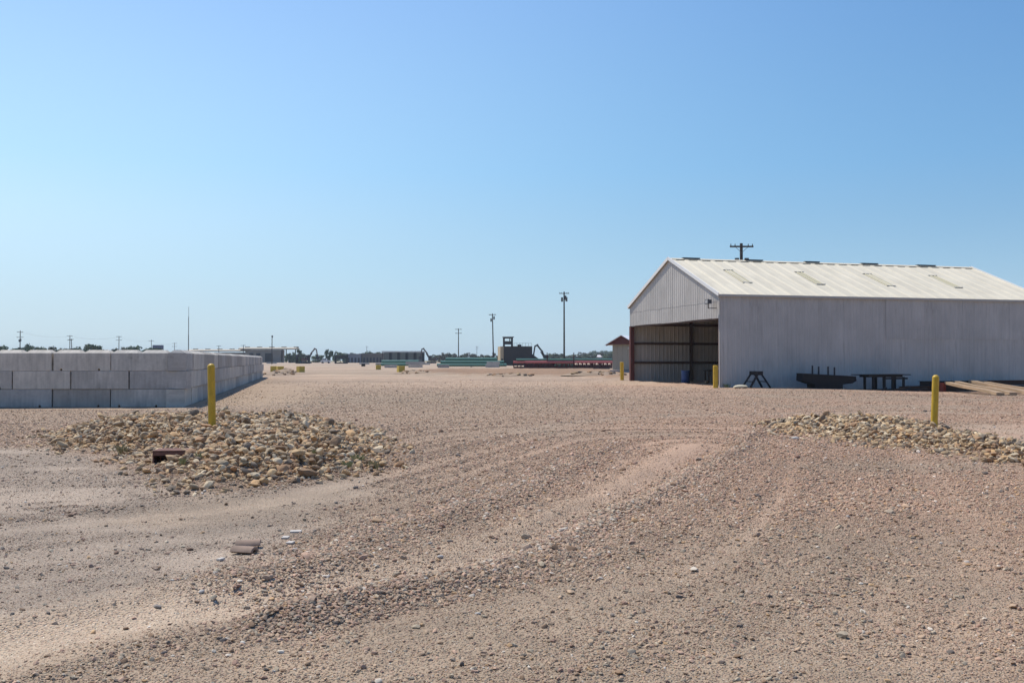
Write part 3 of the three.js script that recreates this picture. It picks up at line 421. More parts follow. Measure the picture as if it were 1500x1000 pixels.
/* ------------------------------------------------------------------ small beige shed beyond the doorway */
{
  const Z = 108, u = Z / F, p = at(912.5, 545, Z), t = thing('small_shed', 'small beige shed with maroon eaves and white roof', 'shed', [p.x, 0, -Z], -0.42);
  const half = 15.5 * u, hgt = (545 - 505) * u, dep = 4.5, m = mat(0.36, 0.325, 0.25, 0.8), g = (w, h, d, x, y, z) => box(w, h, d, x, y, z);
  part('foundation', g(2 * half + 0.5, 0.5, dep + 0.5, 0, 0.15, -dep / 2), mat(0.32, 0.29, 0.28, 0.95), t);
  const n = 4; for (let k = 0; k < n; k++) part('wall_panel', g(2 * half / n - 0.015, hgt - 0.1, 0.06, -half + (k + 0.5) * 2 * half / n, 0.4 + hgt / 2, 0), m, t);
  part('wall', g(0.06, hgt - 0.1, dep, -half, 0.4 + hgt / 2, -dep / 2 - 0.04), m, t); part('wall', g(0.06, hgt - 0.1, dep, half, 0.4 + hgt / 2, -dep / 2 - 0.04), m, t); part('wall', g(2 * half, hgt - 0.1, 0.06, 0, 0.4 + hgt / 2, -dep), m, t);
  const top = 0.35 + hgt, over = 8 * u, rise = 0.85, s = new THREE.Shape(); s.moveTo(-half - over, top - 0.22); s.lineTo(0, top + rise); s.lineTo(half + over, top - 0.22); s.lineTo(half, top - 0.12); s.lineTo(-half, top - 0.12); s.closePath();
  part('gable', new THREE.ExtrudeGeometry(s, { depth: 0.1, bevelEnabled: false }).translate(0, 0, 0.3), maroon, t);
  for (const d of [-1, 1]) { part('roof', bar([0, top + rise + 0.06, -dep / 2 + 0.2], [d * (half + over + 0.1), top - 0.2, -dep / 2 + 0.2], 0.05, dep + 0.9), mat(0.75, 0.75, 0.74, 0.5), t); part('fascia', bar([0, top + rise + 0.0, 0.44], [d * (half + over), top - 0.24, 0.44], 0.16, 0.05), maroon, t); }
  part('lamp', box(0.16, 0.2, 0.14, half - 0.5, top - 0.55, 0.1), mat(0.5, 0.48, 0.42, 0.5), t);
}

/* ------------------------------------------------------------------ utility poles and wires */
const poleWood = mat(0.06, 0.05, 0.042, 0.9), iron = mat(0.09, 0.1, 0.1, 0.6);
function pole(px, pyTop, h, label, arms, cans, lean = 0, braces = false) {
  const k = 527 - pyTop, Z = (h - EYE) * F / k, p = at(px, 527, Z), t = thing('utility_pole', label, 'utility pole', [p.x, 0, -Z], 0, 'utility poles'); t.rotation.z = lean * Math.PI / 180;
  part('post', rod([0, -0.3, 0], [0, h, 0], 0.2, 0.13, 10), poleWood, t);
  arms.forEach(([y, w]) => { const a = part('crossarm', box(w, 0.14, 0.11, 0, h - y, 0.13), poleWood, t); for (const s of [-0.46, -0.28, 0.28, 0.46]) part('insulator', rod([s * w, h - y + 0.07, 0.13], [s * w, h - y + 0.25, 0.13], 0.05, 0.03, 6), iron, a);
    if (braces) for (const s of [-1, 1]) part('brace', bar([s * w * 0.26, h - y - 0.06, 0.15], [0, h - y - 0.55, 0.15], 0.03), iron, a); });
  cans.forEach(([x, y]) => { const c = part('transformer', rod([x, h - y - 0.42, 0.1], [x, h - y + 0.42, 0.1], 0.2, 0.2, 12), iron, t); part('bracket', bar([0, h - y, 0.08], [x, h - y, 0.1], 0.05), iron, c); });
  t.userData.tip = [p.x, h, -Z]; return t;
}
const tips = (t) => t.userData.tip;
pole(1087, 356, 12, 'dark utility pole rising behind the large shed roof', [[0.3, 2.1]], [[-0.42, 1.75], [0.45, 1.75]], 0, true);
pole(826.5, 427, 15, 'tall utility pole with transformers beyond the red pipe racks', [[0.35, 1.95]], [[-0.42, 1.55], [0.25, 1.2], [0.46, 1.5]], 0);
pole(723, 459, 14, 'utility pole with two transformers beyond the green pipe stack', [[0.35, 1.9]], [[-0.4, 1.75], [0.42, 1.2]], 1.3);
pole(671.5, 481, 12, 'twin-crossarm utility pole standing beyond the green pipes and flat brush', [[0.3, 2.2], [1.6, 2.2]], [], 0);
pole(698.5, 507, 12, 'tiny far utility pole between two larger poles beyond the green pipes', [[0.3, 2.4], [1.8, 2.2]], []);
const rowA = [[28.5, 484, 0, [[0.6, 2.2], [2.4, 2.4]], [[0.3, 3.4], [-0.3, 3.6]]], [101.5, 491, 0, [[0.3, 2.4], [2.0, 2.2]], []], [173.5, 492, 0, [[0.3, 2.4], [1.8, 2.6]], []], [221, 497.5, 0, [[0.6, 2.8]], []], [255, 502, 0, [[0.3, 3], [2.2, 3]], []]].map(([px, py, lean, arms, cans], k) => pole(px, py, 12, ['utility pole with transformers above the concrete block wall', 'utility pole beside a leaning pole above the concrete block wall', 'twin-crossarm utility pole between bushes above the concrete block wall', 'utility pole beside the dark billboard', 'small utility pole between the billboard and the thin mast'][k], arms, cans, lean));
pole(106, 496, 10, 'leaning utility pole beside an upright pole above the block wall', [[0.3, 2]], [], 4);
pole(398, 491, 11, 'slim pole without a crossarm in front of the long low building', [[0.5, 0.7]], [[0.2, 0.5]]);
pole(320, 506, 9, 'short far pole above the block wall near the long low building', [[0.3, 2.4]], []);
pole(356, 505, 9, 'short far pole behind the roof of the long low building', [[0.3, 2.4]], []);
pole(537, 507, 12, 'tiny far pole above the bushes left of the open-fronted shed', [[0.3, 2.4]], []);
for (let k = 0; k + 1 < rowA.length; k++) for (const s of [-0.9, 0.9]) { const a = tips(rowA[k]), b = tips(rowA[k + 1]), P = []; for (let i = 0; i <= 10; i++) { const q = i / 10; P.push(new THREE.Vector3(a[0] + (b[0] - a[0]) * q + s, a[1] - 0.4 + (b[1] - a[1]) * q - 4 * 1.1 * q * (1 - q), a[2] + (b[2] - a[2]) * q)); } single('power_wire', new THREE.TubeGeometry(new THREE.CatmullRomCurve3(P), 12, 0.011, 4), iron, 'thin wire strung between the utility poles above the block wall', 'wire', 'wires between the utility poles'); }
scene.children.forEach((o) => { if (o.userData.tip) delete o.userData.tip; });
{
  const Z = 500, p = at(275.5, 527, Z), h = 78 * Z / F + EYE, t = thing('radio_mast', 'thin tall radio mast rising behind the corner of the block wall', 'mast', [p.x, 0, -Z]);
  for (const [a, b, r] of [[0, 0.5, 0.24], [0.5, 0.82, 0.19], [0.82, 1, 0.1]]) part('mast_section', rod([0, h * a, 0], [0, h * b, 0], r, r, 6), iron, t);
}

/* ------------------------------------------------------------------ pipes, racks, blocks and barriers in the far yard */
const greenPipe = mat(0.085, 0.21, 0.155, 0.4), redSteel = mat(0.2, 0.045, 0.04, 0.75), redDark = mat(0.085, 0.025, 0.022, 0.85);
function pipe(x0, x1, y, z, rad, m, label, group) { const t = thing('steel_pipe', label, 'pipe', [x0, y, z], 0, group), L = x1 - x0, s = new THREE.Shape(); s.absarc(0, 0, rad, 0, 6.2832); const hole = new THREE.Path(); hole.absarc(0, 0, rad * 0.9, 0, 6.2832, true); s.holes.push(hole); part('tube', new THREE.ExtrudeGeometry(s, { depth: L, bevelEnabled: false, curveSegments: 18 }).rotateY(Math.PI / 2), m, t); return t; }
const X = (px, Z) => (px - 750) * Z / F;
{
  const Z = 205, rad = 0.36, lab = 'green steel pipe in the long stack behind grey blocks';
  [[[640, 737], [643, 742], [645, 739], [641, 741]], [[645, 735], [647, 738], [646, 733]], [[653, 728], [652, 727]]].forEach((row, l) => row.forEach(([a, b], k) => pipe(X(a, Z), X(b, Z), rad + 0.12 + l * rad * 1.76, -Z - (k + l * 0.5) * rad * 2.02, rad, greenPipe, lab, 'pipes in the long green stack')));
  for (const px of [650, 690, 731]) single('pipe_bearer', box(0.25, 0.1, 3.6), poleWood, 'timber bearer under the long green pipe stack', 'bearer', 'bearers under the long green stack').position.set(X(px, Z), 0.06, -Z - 1.1);
}
{
  const Z = 235, rad = 0.4, lab = 'green steel pipe in the short stack beside the yellow blocks';
  [[[558, 612], [559, 614], [557, 613]], [[558.5, 613], [560, 612]]].forEach((row, l) => row.forEach(([a, b], k) => pipe(X(a, Z), X(b, Z), rad + 0.06 + l * rad * 1.76, -Z - (k + l * 0.5) * rad * 2.02, rad, greenPipe, lab, 'pipes in the short green stack')));
}
{ // red racks carrying more green pipe
  const Z = 172;
  const rack = (pa, pb, z, label) => { const a = X(pa, Z), b = X(pb, Z), L = b - a, t = thing('pipe_rack', label, 'pipe rack', [a, 0, z], 0, 'red pipe racks'), n = Math.max(3, Math.round(L / 0.75));
    for (const k of [0, 1]) part('top_rail', rod([0, 1.3 - k * 0.2, 0.14 + k * 0.1], [L, 1.3 - k * 0.2, 0.14 + k * 0.1], 0.12, 0.12, 14), mat(0.5, 0.13, 0.12, 0.5), t); part('top_rail', box(L, 0.16, 0.16, L / 2, 1.36, -1.4), redSteel, t); part('bottom_rail', box(L, 0.3, 0.2, L / 2, 0.2, 0), redDark, t); part('bottom_rail', box(L, 0.3, 0.2, L / 2, 0.2, -1.4), redDark, t);
    if (L > 3) part('back_panel', box(L, 0.4, 0.06, L / 2, 0.5, -1.9), redDark, t);
    const r = rng(pa | 0); for (let k = 0; k <= n; k++) { const x = 0.06 + (L - 0.12) * k / n; for (const d of [0, -1.4]) part('upright', box(0.16, 1.0, 0.16, x, 0.82, d), redDark, t); part('cross_tie', box(0.12, 0.12, 1.4, x, 1.2, -0.7), redDark, t); if (k < n && r() < 0.75) part('brace', bar([x, 0.4, 0.02], [x + (L - 0.12) / n, 1.22, 0.02], 0.08), redSteel, t); if (k < n && r() < 0.6) part('roller', rod([x + 0.3, 0.62 + r() * 0.4, -0.9], [x + 0.3, 0.62 + r() * 0.4, -0.1], 0.2, 0.2, 10), redDark, t); }
    return t; };
  rack(752, 769, -Z - 0.6, 'short end section of red pipe rack beside the open gap'); rack(769, 803, -Z, 'red steel pipe rack section carrying green pipe, at its post end'); rack(803, 841, -Z - 0.2, 'middle red steel pipe rack section between two tall posts'); rack(841, 897, -Z, 'long red steel pipe rack section reaching the small beige shed');
  for (const px of [801.5, 840.5]) single('rack_post', box(0.16, 2.9, 0.16, 0, 1.45, 0), redDark, 'tall dark post standing between red pipe racks', 'post', 'tall posts between the racks').position.set(X(px, Z), 0, -Z + 0.16);
  [[756, 803], [803.5, 841], [842, 868], [869, 897]].forEach(([a, b], si) => { for (let k = 0; k < 3; k++) pipe(X(a, Z), X(b, Z), 1.36 + 0.08 + 0.2, -Z - 0.2 - k * 0.45, 0.2, greenPipe, ['green pipe on top of the racks left of the first tall post', 'green pipe on top of the racks between the two tall posts', 'green pipe on top of the racks right of the second tall post', 'green pipe on top of the racks beside the small beige shed'][si], 'pipes on the red racks'); });
  for (let k = 0; k < 2; k++) pipe(X(812, Z), X(841, Z), 0.62 + k * 0.33, -Z - 0.55, 0.17, greenPipe, 'green steel pipe held low inside the middle red rack', 'pipes low in the red rack');
  for (const [a, b, y] of [[762, 832, 540.5], [869, 893, 542]]) { const g = G((a + b) / 2, y); single('timber_sleeper', box((b - a) * -g[1] / F, 0.16, 0.3), mat(0.09, 0.075, 0.06, 0.95), 'dark timber sleeper lying on the soil before the red racks', 'sleeper', 'sleepers before the red racks').position.set(g[0], H(g[0], g[1]) + 0.06, g[1]); }
}
// heaps of dug dirt
function dirtHeap(px, py, len, deep, high, label, seed) {
  const r = rng(seed), P = [], C = [], I = [], na = 28, nr = 9, g0 = G(px, py);
  for (let j = 0; j <= nr; j++) for (let i = 0; i < na; i++) { const a = i / na * 6.2832, q = j / nr, x = Math.cos(a) * q * len / 2, z = Math.sin(a) * q * deep / 2, n = fbm(x * 1.4 + seed, z * 1.4, 4); P.push(x, high * (1 - q * q) * (0.25 + 1.3 * n) - 0.04 * q, z); const s = 0.6 + 0.9 * fbm(x * 3, z * 3 + seed, 3); C.push(0.27 * s, 0.195 * s, 0.13 * s); if (j) { const b = j * na, c = (j - 1) * na, k = (i + 1) % na; I.push(c + i, b + k, b + i, c + i, c + k, b + k); } }
  const g = new THREE.BufferGeometry(); g.setAttribute('position', new THREE.Float32BufferAttribute(P, 3)); g.setAttribute('color', new THREE.Float32BufferAttribute(C, 3)); g.setIndex(I); g.computeVertexNormals();
  const t = thing('dirt_heap', label, 'dirt heap', [g0[0], H(...g0), g0[1]], 0, 'heaps of dug dirt'); part('mound', g, mat(1, 1, 1, 0.97, 0, { vertexColors: true }), t);
  for (let k = 0; k < 26; k++) { const a = r() * 6.28, q = Math.sqrt(r()), c = part('clod', pileShapes[k % 6], pileMats[[2, 4, 7, 8][k % 4]], t), s = rr(0.08, 0.26, r); c.scale.set(s * 1.3, s, s); c.position.set(Math.cos(a) * q * len / 2, high * (1 - q * q) * 0.8 + 0.03, Math.sin(a) * q * deep / 2); c.rotation.y = a; }
}
dirtHeap(403, 549, 3.6, 9, 0.35, 'low dug dirt heap at the far end of the block wall', 3);
dirtHeap(418, 546, 3.0, 5, 0.5, 'small dirt heap right of the yellow blocks by the block wall', 4);
dirtHeap(608, 547.5, 5.0, 4, 0.3, 'low streak of dug dirt beside a yellow block', 5);
dirtHeap(868, 552, 6.0, 4, 0.35, 'low lumpy dirt heap before the red racks near the beige shed', 6);
dirtHeap(748, 551.5, 5.0, 3, 0.25, 'low lumpy dirt heap on the soil before the red racks', 7);
const smallBlock = blockGeometry(BL, [0.14, 0.8], []);
[[563, 582, 538.5, 0], [598, 619, 538, 0], [598.5, 618, 534.6, 1], [617, 630, 534, 0], [641, 658, 538.5, 0], [656, 674, 536.4, 0], [656, 674, 532.8, 1], [711, 731, 538, 0], [716, 729, 534.2, 1], [550, 566, 534.5, 0], [390, 405, 532.2, 0], [526, 541, 533.5, 0]].forEach(([a, b, y], k) => { const g = G((a + b) / 2, Math.max(y, 532.5)), w = (b - a) * -g[1] / F; const lift = [2, 6, 8].includes(k) ? 0.61 : 0; const base = lift ? G((a + b) / 2, y + 3.6) : g;
  const m = single('loose_block', smallBlock, concreteMats[k % 5], ['grey concrete block left of the yellow block at the short green pipe stack', 'lower grey concrete block right of the yellow block beside the dirt streak', 'upper grey concrete block right of the yellow block beside the dirt streak', 'grey concrete block at the right end of the short green pipe stack', 'grey concrete block at the left end of the long green pipe stack', 'lower grey block under another before the long green pipe stack', 'upper grey block on another before the long green pipe stack', 'lower grey block at the right end of the long green pipe stack', 'upper grey block at the right end of the long green pipe stack', 'grey concrete block behind the yellow block by the short green stack', 'grey concrete block beyond the far end of the block wall', 'grey concrete block beside the stack of black tyres'][k], 'concrete block', lift ? 'upper loose blocks' : 'loose blocks in the far yard'); m.scale.x = Math.max(1, w / BL); m.position.set(base[0], lift, base[1]); m.rotation.y = rr(-0.1, 0.1); });
const yblock = (() => { const s = new THREE.Shape(); s.moveTo(-0.38, 0.02); s.lineTo(0.38, 0.02); s.lineTo(0.38, 0.76); s.lineTo(-0.38, 0.76); s.closePath(); return new THREE.ExtrudeGeometry(s, { depth: 0.76, bevelEnabled: true, bevelSize: 0.02, bevelThickness: 0.02, bevelSegments: 1 }).translate(0, 0, -0.38); })();
const yPaint = mat(0.55, 0.39, 0.07, 0.75);
[[400.5, 544.5, 'yellow concrete block by the dirt heap at the end of the block wall', 1], [410, 545, 'yellow concrete block by the dirt heap at the end of the block wall', 1], [440, 545, 'yellow concrete block alone on the open gravel', 0], [554, 541.2, 'yellow concrete block beside the short green pipe stack', 0], [587, 545.6, 'yellow concrete block beside a low streak of dark dirt', 0]].forEach(([px, py, label, pair], k) => { const g = G(px, py), m = single('yellow_block', yblock, yPaint, label, 'concrete block', pair ? 'pair of yellow blocks' : 'yellow blocks'); m.position.set(g[0], H(g[0], g[1]) - 0.02, g[1]); m.rotation.y = 0.2 + 0.25 * (k % 3); });
{ const g = G(532, 536.5); const m = single('old_tyre', merge([0, 1].map((k) => new THREE.TorusGeometry(0.36, 0.17, 8, 20).rotateX(Math.PI / 2).translate(0, 0.17 + k * 0.3, 0))), blackSteel, 'black tyres stacked in pairs on the far gravel', 'tyres'); m.position.set(g[0], 0, g[1]); m.userData.label = 'small stack of black tyres on the far gravel'; }
[[442.5, 532, 19, 13, 'black steel skid frame standing in front of the raised excavator arm'], [499, 532, 18, 12.5, 'black steel skid frame standing in front of the far tree']].forEach(([px, py, w, h, label], k) => { const Z = 400, u = Z / F, t = thing('skid_frame', label, 'steel frame', [X(px, Z), 0, -Z], 0, 'black skid frames'), W = w * u, Hh = h * u;
  for (const s of [-1, 1]) for (const d of [0, -2.2]) part('post', box(0.4, Hh, 0.4, s * (W / 2 - 0.2), Hh / 2, d), blackSteel, t); part('skid', box(W, 0.45, 0.5, 0, 0.22, 0), blackSteel, t); part('skid', box(W, 0.45, 0.5, 0, 0.22, -2.2), blackSteel, t); part('top_frame', box(W * 0.9, Hh * (k ? 0.36 : 0.16), 2.4, 0, Hh * (k ? 0.8 : 0.9), -1.1), darkSteel, t); });

/* ------------------------------------------------------------------ far machinery and buildings */
function excavator(label, px, Z, scale, flip, paint) {
  const t = thing('excavator', label, 'excavator', [X(px, Z), 0, -Z], flip ? Math.PI : 0, 'excavators in the far yard'); t.scale.setScalar(scale);
  for (const z of [-1.1, 1.1]) part('track', merge([box(3.2, 0.75, 0.55, 0, 0.42, z), rod([1.6, 0.42, z - 0.27], [1.6, 0.42, z + 0.27], 0.38, 0.38, 10), rod([-1.6, 0.42, z - 0.27], [-1.6, 0.42, z + 0.27], 0.38, 0.38, 10)]), blackSteel, t);
  part('body', merge([box(3.4, 1.1, 2.4, -0.4, 1.6, 0), box(1.2, 0.4, 2.3, -1.5, 2.3, 0)]), paint, t); const c = part('cab', box(1.2, 1.5, 1.0, 0.6, 2.6, 0.7), paint, t); part('window', box(1.0, 0.8, 0.04, 0.6, 2.85, 1.23), blackSteel, c);
  part('boom', merge([bar([0.9, 1.9, -0.2], [2.0, 4.6, -0.2], 0.6, 0.45), bar([2.0, 4.5, -0.2], [3.4, 6.3, -0.2], 0.5, 0.42)]), paint, t); part('stick', merge([bar([3.1, 6.5, -0.2], [4.2, 5.9, -0.2], 0.5, 0.4), bar([4.1, 6.1, -0.2], [4.6, 3.0, -0.2], 0.42, 0.36)]), paint, t);
  part('cylinder', rod([1.3, 2.4, 0.1], [2.4, 4.3, 0.1], 0.12, 0.12, 8), iron, t); const s = new THREE.Shape(); s.moveTo(-0.5, 0); s.lineTo(0.6, 0.1); s.lineTo(0.7, -0.9); s.lineTo(0.1, -1.4); s.lineTo(-0.6, -1.1); s.closePath(); part('bucket', new THREE.ExtrudeGeometry(s, { depth: 1.2, bevelEnabled: false }).translate(4.7, 3.0, -0.8), darkSteel, t); return t;
}
excavator('dark excavator with raised bent arm beside the first skid frame', 449, 425, 1.05, false, mat(0.09, 0.04, 0.03, 0.7));
excavator('dark excavator with arm raised over the open-fronted shed', 632, 420, 1.05, true, mat(0.07, 0.05, 0.04, 0.7));
excavator('excavator with raised arm beside the dark bunker building', 803, 270, 0.92, true, mat(0.06, 0.055, 0.045, 0.7));
{ // long low building with a canopy
  const Z = 560, u = Z / F, t = thing('long_building', 'long low beige-roofed building with open canopy beyond the block wall', 'building', [X(360, Z), 0, -Z], 0), tan = mat(0.46, 0.4, 0.3, 0.8), wall = mat(0.2, 0.18, 0.15, 0.9), x = (p) => (p - 360) * u, y = (p) => (527 - p) * u + EYE;
  part('wall', box(x(385) - x(275), y(516), 9, (x(275) + x(385)) / 2, y(516) / 2, -5), wall, t); part('wall', box(x(412) - x(360), y(512), 9, (x(360) + x(412)) / 2, y(512) / 2, -3), wall, t);
  for (const [a, b, q, d] of [[272, 362, 513.5, -5], [350, 434, 510.6, -3]]) { const s = new THREE.Shape(); s.moveTo(5.2, 0); s.lineTo(-5.2, 0); s.lineTo(-5.2, 0.55); s.lineTo(0, 1.3); s.lineTo(5.2, 0.55); s.closePath(); const rf = part('roof', new THREE.ExtrudeGeometry(s, { depth: x(b) - x(a), bevelEnabled: false }).rotateY(Math.PI / 2).translate(x(a), y(q) - 0.4, d), tan, t); const np = Math.round((b - a) / 18); for (let k = 0; k < np; k++) part('roof_vent', box(7.2 * u, 0.5, 1, x(a + 10 + k * 18), y(q) + 1.0, d), wall, rf); }
  for (const [a, b] of [[389, 400], [366, 372], [376, 382]]) part('doorway', box((b - a) * u, y(517) - 0.2, 0.2, x((a + b) / 2), y(517) / 2, 1.6), blackSteel, t);
  for (const p of [413, 419, 432.6]) part('canopy_post', box(0.5, y(511), 0.5, x(p), y(511) / 2, 0), blackSteel, t);
}
{ // open-fronted shed
  const Z = 470, u = Z / F, t = thing('open_front_shed', 'open-fronted green-grey shed with pale roof beyond the short green pipe stack', 'shed', [X(590, Z), 0, -Z], 0), x = (p) => (p - 590) * u, y = (p) => (527 - p) * u + EYE, wall = mat(0.11, 0.12, 0.1, 0.9);
  part('roof', box(x(621) - x(559), 0.6, 8, (x(559) + x(621)) / 2, y(515), -3), mat(0.5, 0.52, 0.5, 0.6), t); part('back_wall', box(x(620) - x(560), y(516), 0.3, 0, y(516) / 2, -6.6), blackSteel, t);
  for (let k = 0; k < 5; k++) { const a = 561 + k * 12; part('wall', box(7.4 * u, y(516.2), 0.3, x(a + 5), y(516.2) / 2, 0.6), wall, t); part('post', box(0.4, y(516), 0.4, x(a), y(516) / 2, 0.9), blackSteel, t); }
}
{ const Z = 520, u = Z / F; for (const [a, b, q, c, label, k] of [[503, 528, 519, [0.2, 0.21, 0.24], 'low blue-grey store building left of the open-fronted shed', 0], [526, 560, 518.5, [0.15, 0.125, 0.1], 'low brown store building beside the open-fronted shed', 1], [422, 440, 521, [0.05, 0.09, 0.16], 'low dark blue container beside the canopy building', 2]]) { const h = (527 - q) * u + EYE, w = (b - a) * u, t = thing('store_building', label, 'building', [X((a + b) / 2, Z + k * 3), 0, -Z - k * 3]); part('wall', box(w, h, 6, 0, h / 2, -3), mat(...c, 0.85), t); part('roof', box(w + 0.5, 0.35, 6.6, 0, h + 0.17, -3), mat(c[0] * 1.3, c[1] * 1.3, c[2] * 1.3, 0.8), t); const n = Math.round((b - a) / 5); for (let i = 0; i < n; i++) part('door', box(w / n * 0.5, h * 0.6, 0.12, -w / 2 + (i + 0.5) * w / n, h * 0.3, 0.06), darkSteel, t); } }
{ // bunker with a look-out on top
  const Z = 262, u = Z / F, t = thing('bunker_building', 'dark flat-topped bunker with a roofed lookout and sloping ramp', 'building', [X(757, Z), 0, -Z], 0.12), x = (p) => (p - 757) * u, top = (527 - 507) * u + EYE, dark = mat(0.04, 0.035, 0.032, 0.95), side = mat(0.42, 0.34, 0.22, 0.9);
  part('wall', box(x(780) - x(737), top, 7, (x(737) + x(780)) / 2, top / 2, -3.6), dark, t); part('side_wall', box(0.9, top - 0.1, 6.8, x(737) - 0.35, top / 2, -3.4), side, t); const d = part('door', box(0.5, 1.9, 0.1, x(737) - 0.3, 0.95, 0.06), darkSteel, t);
  const cab = part('lookout', merge([[739, 0.4], [751, 0.4]].flatMap(([p]) => [0, -2.2].map((zz) => box(0.28, 2.5, 0.28, x(p), top + 1.25, zz - 0.6)))), darkSteel, t); part('lookout_roof', box(x(753) - x(737.5), 0.22, 3.2, x(745.2), top + 2.55, -1.6), darkSteel, cab); part('lookout_wall', box(x(751) - x(739), 0.95, 0.15, x(745), top + 0.95, -0.6), darkSteel, cab); part('lookout_wall', box(0.15, 0.95, 2.2, x(751), top + 0.95, -1.7), darkSteel, cab); part('lookout_beam', box(x(751) - x(739), 0.3, 0.2, x(745), top + 2.3, -0.6), darkSteel, cab); part('mullion', box(0.25, 0.9, 0.15, x(747), top + 1.8, -0.6), darkSteel, cab);
  for (let k = 0; k < 7; k++) part('rail_post', box(0.06, 0.9, 0.06, x(753 + k * 4.3), top + 0.45, -0.3), iron, t); part('rail', box(x(779) - x(753), 0.05, 0.05, x(766), top + 0.88, -0.3), iron, t); part('hatch', box(1.0, 0.5, 1.0, x(762), top + 0.25, -1.5), dark, t);
  const s = new THREE.Shape(); s.moveTo(0, 0); s.lineTo(3.6, 0); s.lineTo(3.6, 0.7); s.lineTo(0, top * 0.62); s.closePath(); part('ramp', new THREE.ExtrudeGeometry(s, { depth: 4, bevelEnabled: false }).translate(x(780), 0, -5), dark, t);
}
{ // billboard
  const Z = 480, u = Z / F, t = thing('billboard', 'dark blue-grey billboard above the concrete block wall', 'billboard', [X(231, Z), 0, -Z]); const y = (p) => (527 - p) * u + EYE; part('panel', box(16 * u, y(505.3) - y(511.5), 0.4, 0, (y(505.3) + y(511.5)) / 2, 0), mat(0.085, 0.1, 0.16, 0.7), t); part('frame', box(16.6 * u, 0.25, 0.5, 0, y(511.7), 0), iron, t); for (const s of [-4, 4]) part('post', box(0.35, y(511.5), 0.35, s * u, y(511.5) / 2, -0.2), iron, t);
}
{ // pickup and van far off
  const car = (px, Z, w, h, c, label) => { const u = Z / F, t = thing('parked_truck', label, 'truck', [X(px, Z), 0, -Z], 0, 'trucks parked in the far yard'), L = w * u, T = h * u, m = mat(...c, 0.4); part('body', box(L, T * 0.42, 2, 0, T * 0.46, 0), m, t); const cab = part('cab', box(L * 0.42, T * 0.42, 1.8, -L * 0.1, T * 0.86, 0), m, t); part('window', box(L * 0.34, T * 0.22, 1.84, -L * 0.1, T * 0.9, 0), blackSteel, cab); for (const a of [-0.32, 0.32]) for (const z of [-0.9, 0.9]) part('wheel', rod([a * L, 0.42, z - 0.14], [a * L, 0.42, z + 0.14], 0.42, 0.42, 12), blackSteel, t); };
  car(477, 440, 14, 6.5, [0.7, 0.7, 0.68], 'white truck parked between the two skid frames'); car(664, 460, 10, 6, [0.72, 0.6, 0.55], 'pale truck parked before the brush beyond the green pipes');
}
{ // pale far roofs on the right
  for (const [a, b, q, Z, c, label] of [[846, 868, 519.5, 900, [0.7, 0.7, 0.72], 'distant white-roofed building beside the tall utility pole'], [868, 885, 519.8, 700, [0.6, 0.56, 0.55], 'distant pale-roofed building left of the small beige shed']]) { const u = Z / F, w = (b - a) * u, h = (527 - q) * u + EYE, t = thing('distant_building', label, 'building', [X((a + b) / 2, Z), 0, -Z]); part('wall', box(w, h - 1.5, 12, 0, (h - 1.5) / 2, -6), mat(0.3, 0.28, 0.27, 0.9), t); const s = new THREE.Shape(); s.moveTo(6.4, 0); s.lineTo(-6.4, 0); s.lineTo(0, 1.6); s.closePath(); part('roof', new THREE.ExtrudeGeometry(s, { depth: w + 1, bevelEnabled: false }).rotateY(Math.PI / 2).translate(-w / 2 - 0.5, h - 1.5, -6), mat(...c, 0.6), t); }
}

/* ------------------------------------------------------------------ brush and trees along the horizon */
const leafMats = [[0.085, 0.125, 0.05], [0.105, 0.14, 0.06], [0.13, 0.14, 0.075], [0.15, 0.135, 0.085]].map((c) => { const m = new THREE.MeshStandardMaterial({ roughness: 0.9, side: THREE.DoubleSide }); m.color.setRGB(...c); return m; });
function crownGeometry(seed) { // leaf clumps spread through many lobes; unit width and height
  const r = rng(seed), P = [], N = [], lobes = []; for (let k = 0; k < 16; k++) { const a = -0.42 + 0.84 * (k + r()) / 16, top = 0.86 * (1 - 2.2 * a * a) * rr(0.7, 1, r); lobes.push([a, rr(0.12, 1, r) * top, rr(-0.3, 0.3, r), rr(0.11, 0.2, r)]); }
  for (let k = 0; k < 2600; k++) { const l = lobes[k % 16], d = new THREE.Vector3(r() - 0.5, r() - 0.5, r() - 0.5).normalize().multiplyScalar(l[3] * (0.45 + 0.6 * r())), c = new THREE.Vector3(l[0] + d.x, Math.max(0.02, l[1] + d.y), l[2] + d.z), s = 0.022 + 0.03 * r(), q = new THREE.Quaternion().setFromEuler(new THREE.Euler(r() * 6, r() * 6, r() * 6));
    const v = [[-1, -0.6, 0], [1, -0.5, 0], [0.1, 1, 0.2]].map((a) => new THREE.Vector3(...a).multiplyScalar(s).applyQuaternion(q).add(c)); const n = v[1].clone().sub(v[0]).cross(v[2].clone().sub(v[0])).normalize(); for (const p of v) { P.push(p.x, p.y, p.z); N.push(n.x, n.y, n.z); } }
  const g = new THREE.BufferGeometry(); g.setAttribute('position', new THREE.Float32BufferAttribute(P, 3)); g.setAttribute('normal', new THREE.Float32BufferAttribute(N, 3)); g.computeBoundingBox(); const b = g.boundingBox; g.translate(-(b.min.x + b.max.x) / 2, -b.min.y, 0); g.scale(1 / (b.max.x - b.min.x), 1 / (b.max.y - b.min.y), 1); return g;
}
const crowns = [1, 2, 3, 4, 5, 6].map((k) => crownGeometry(600 + k));
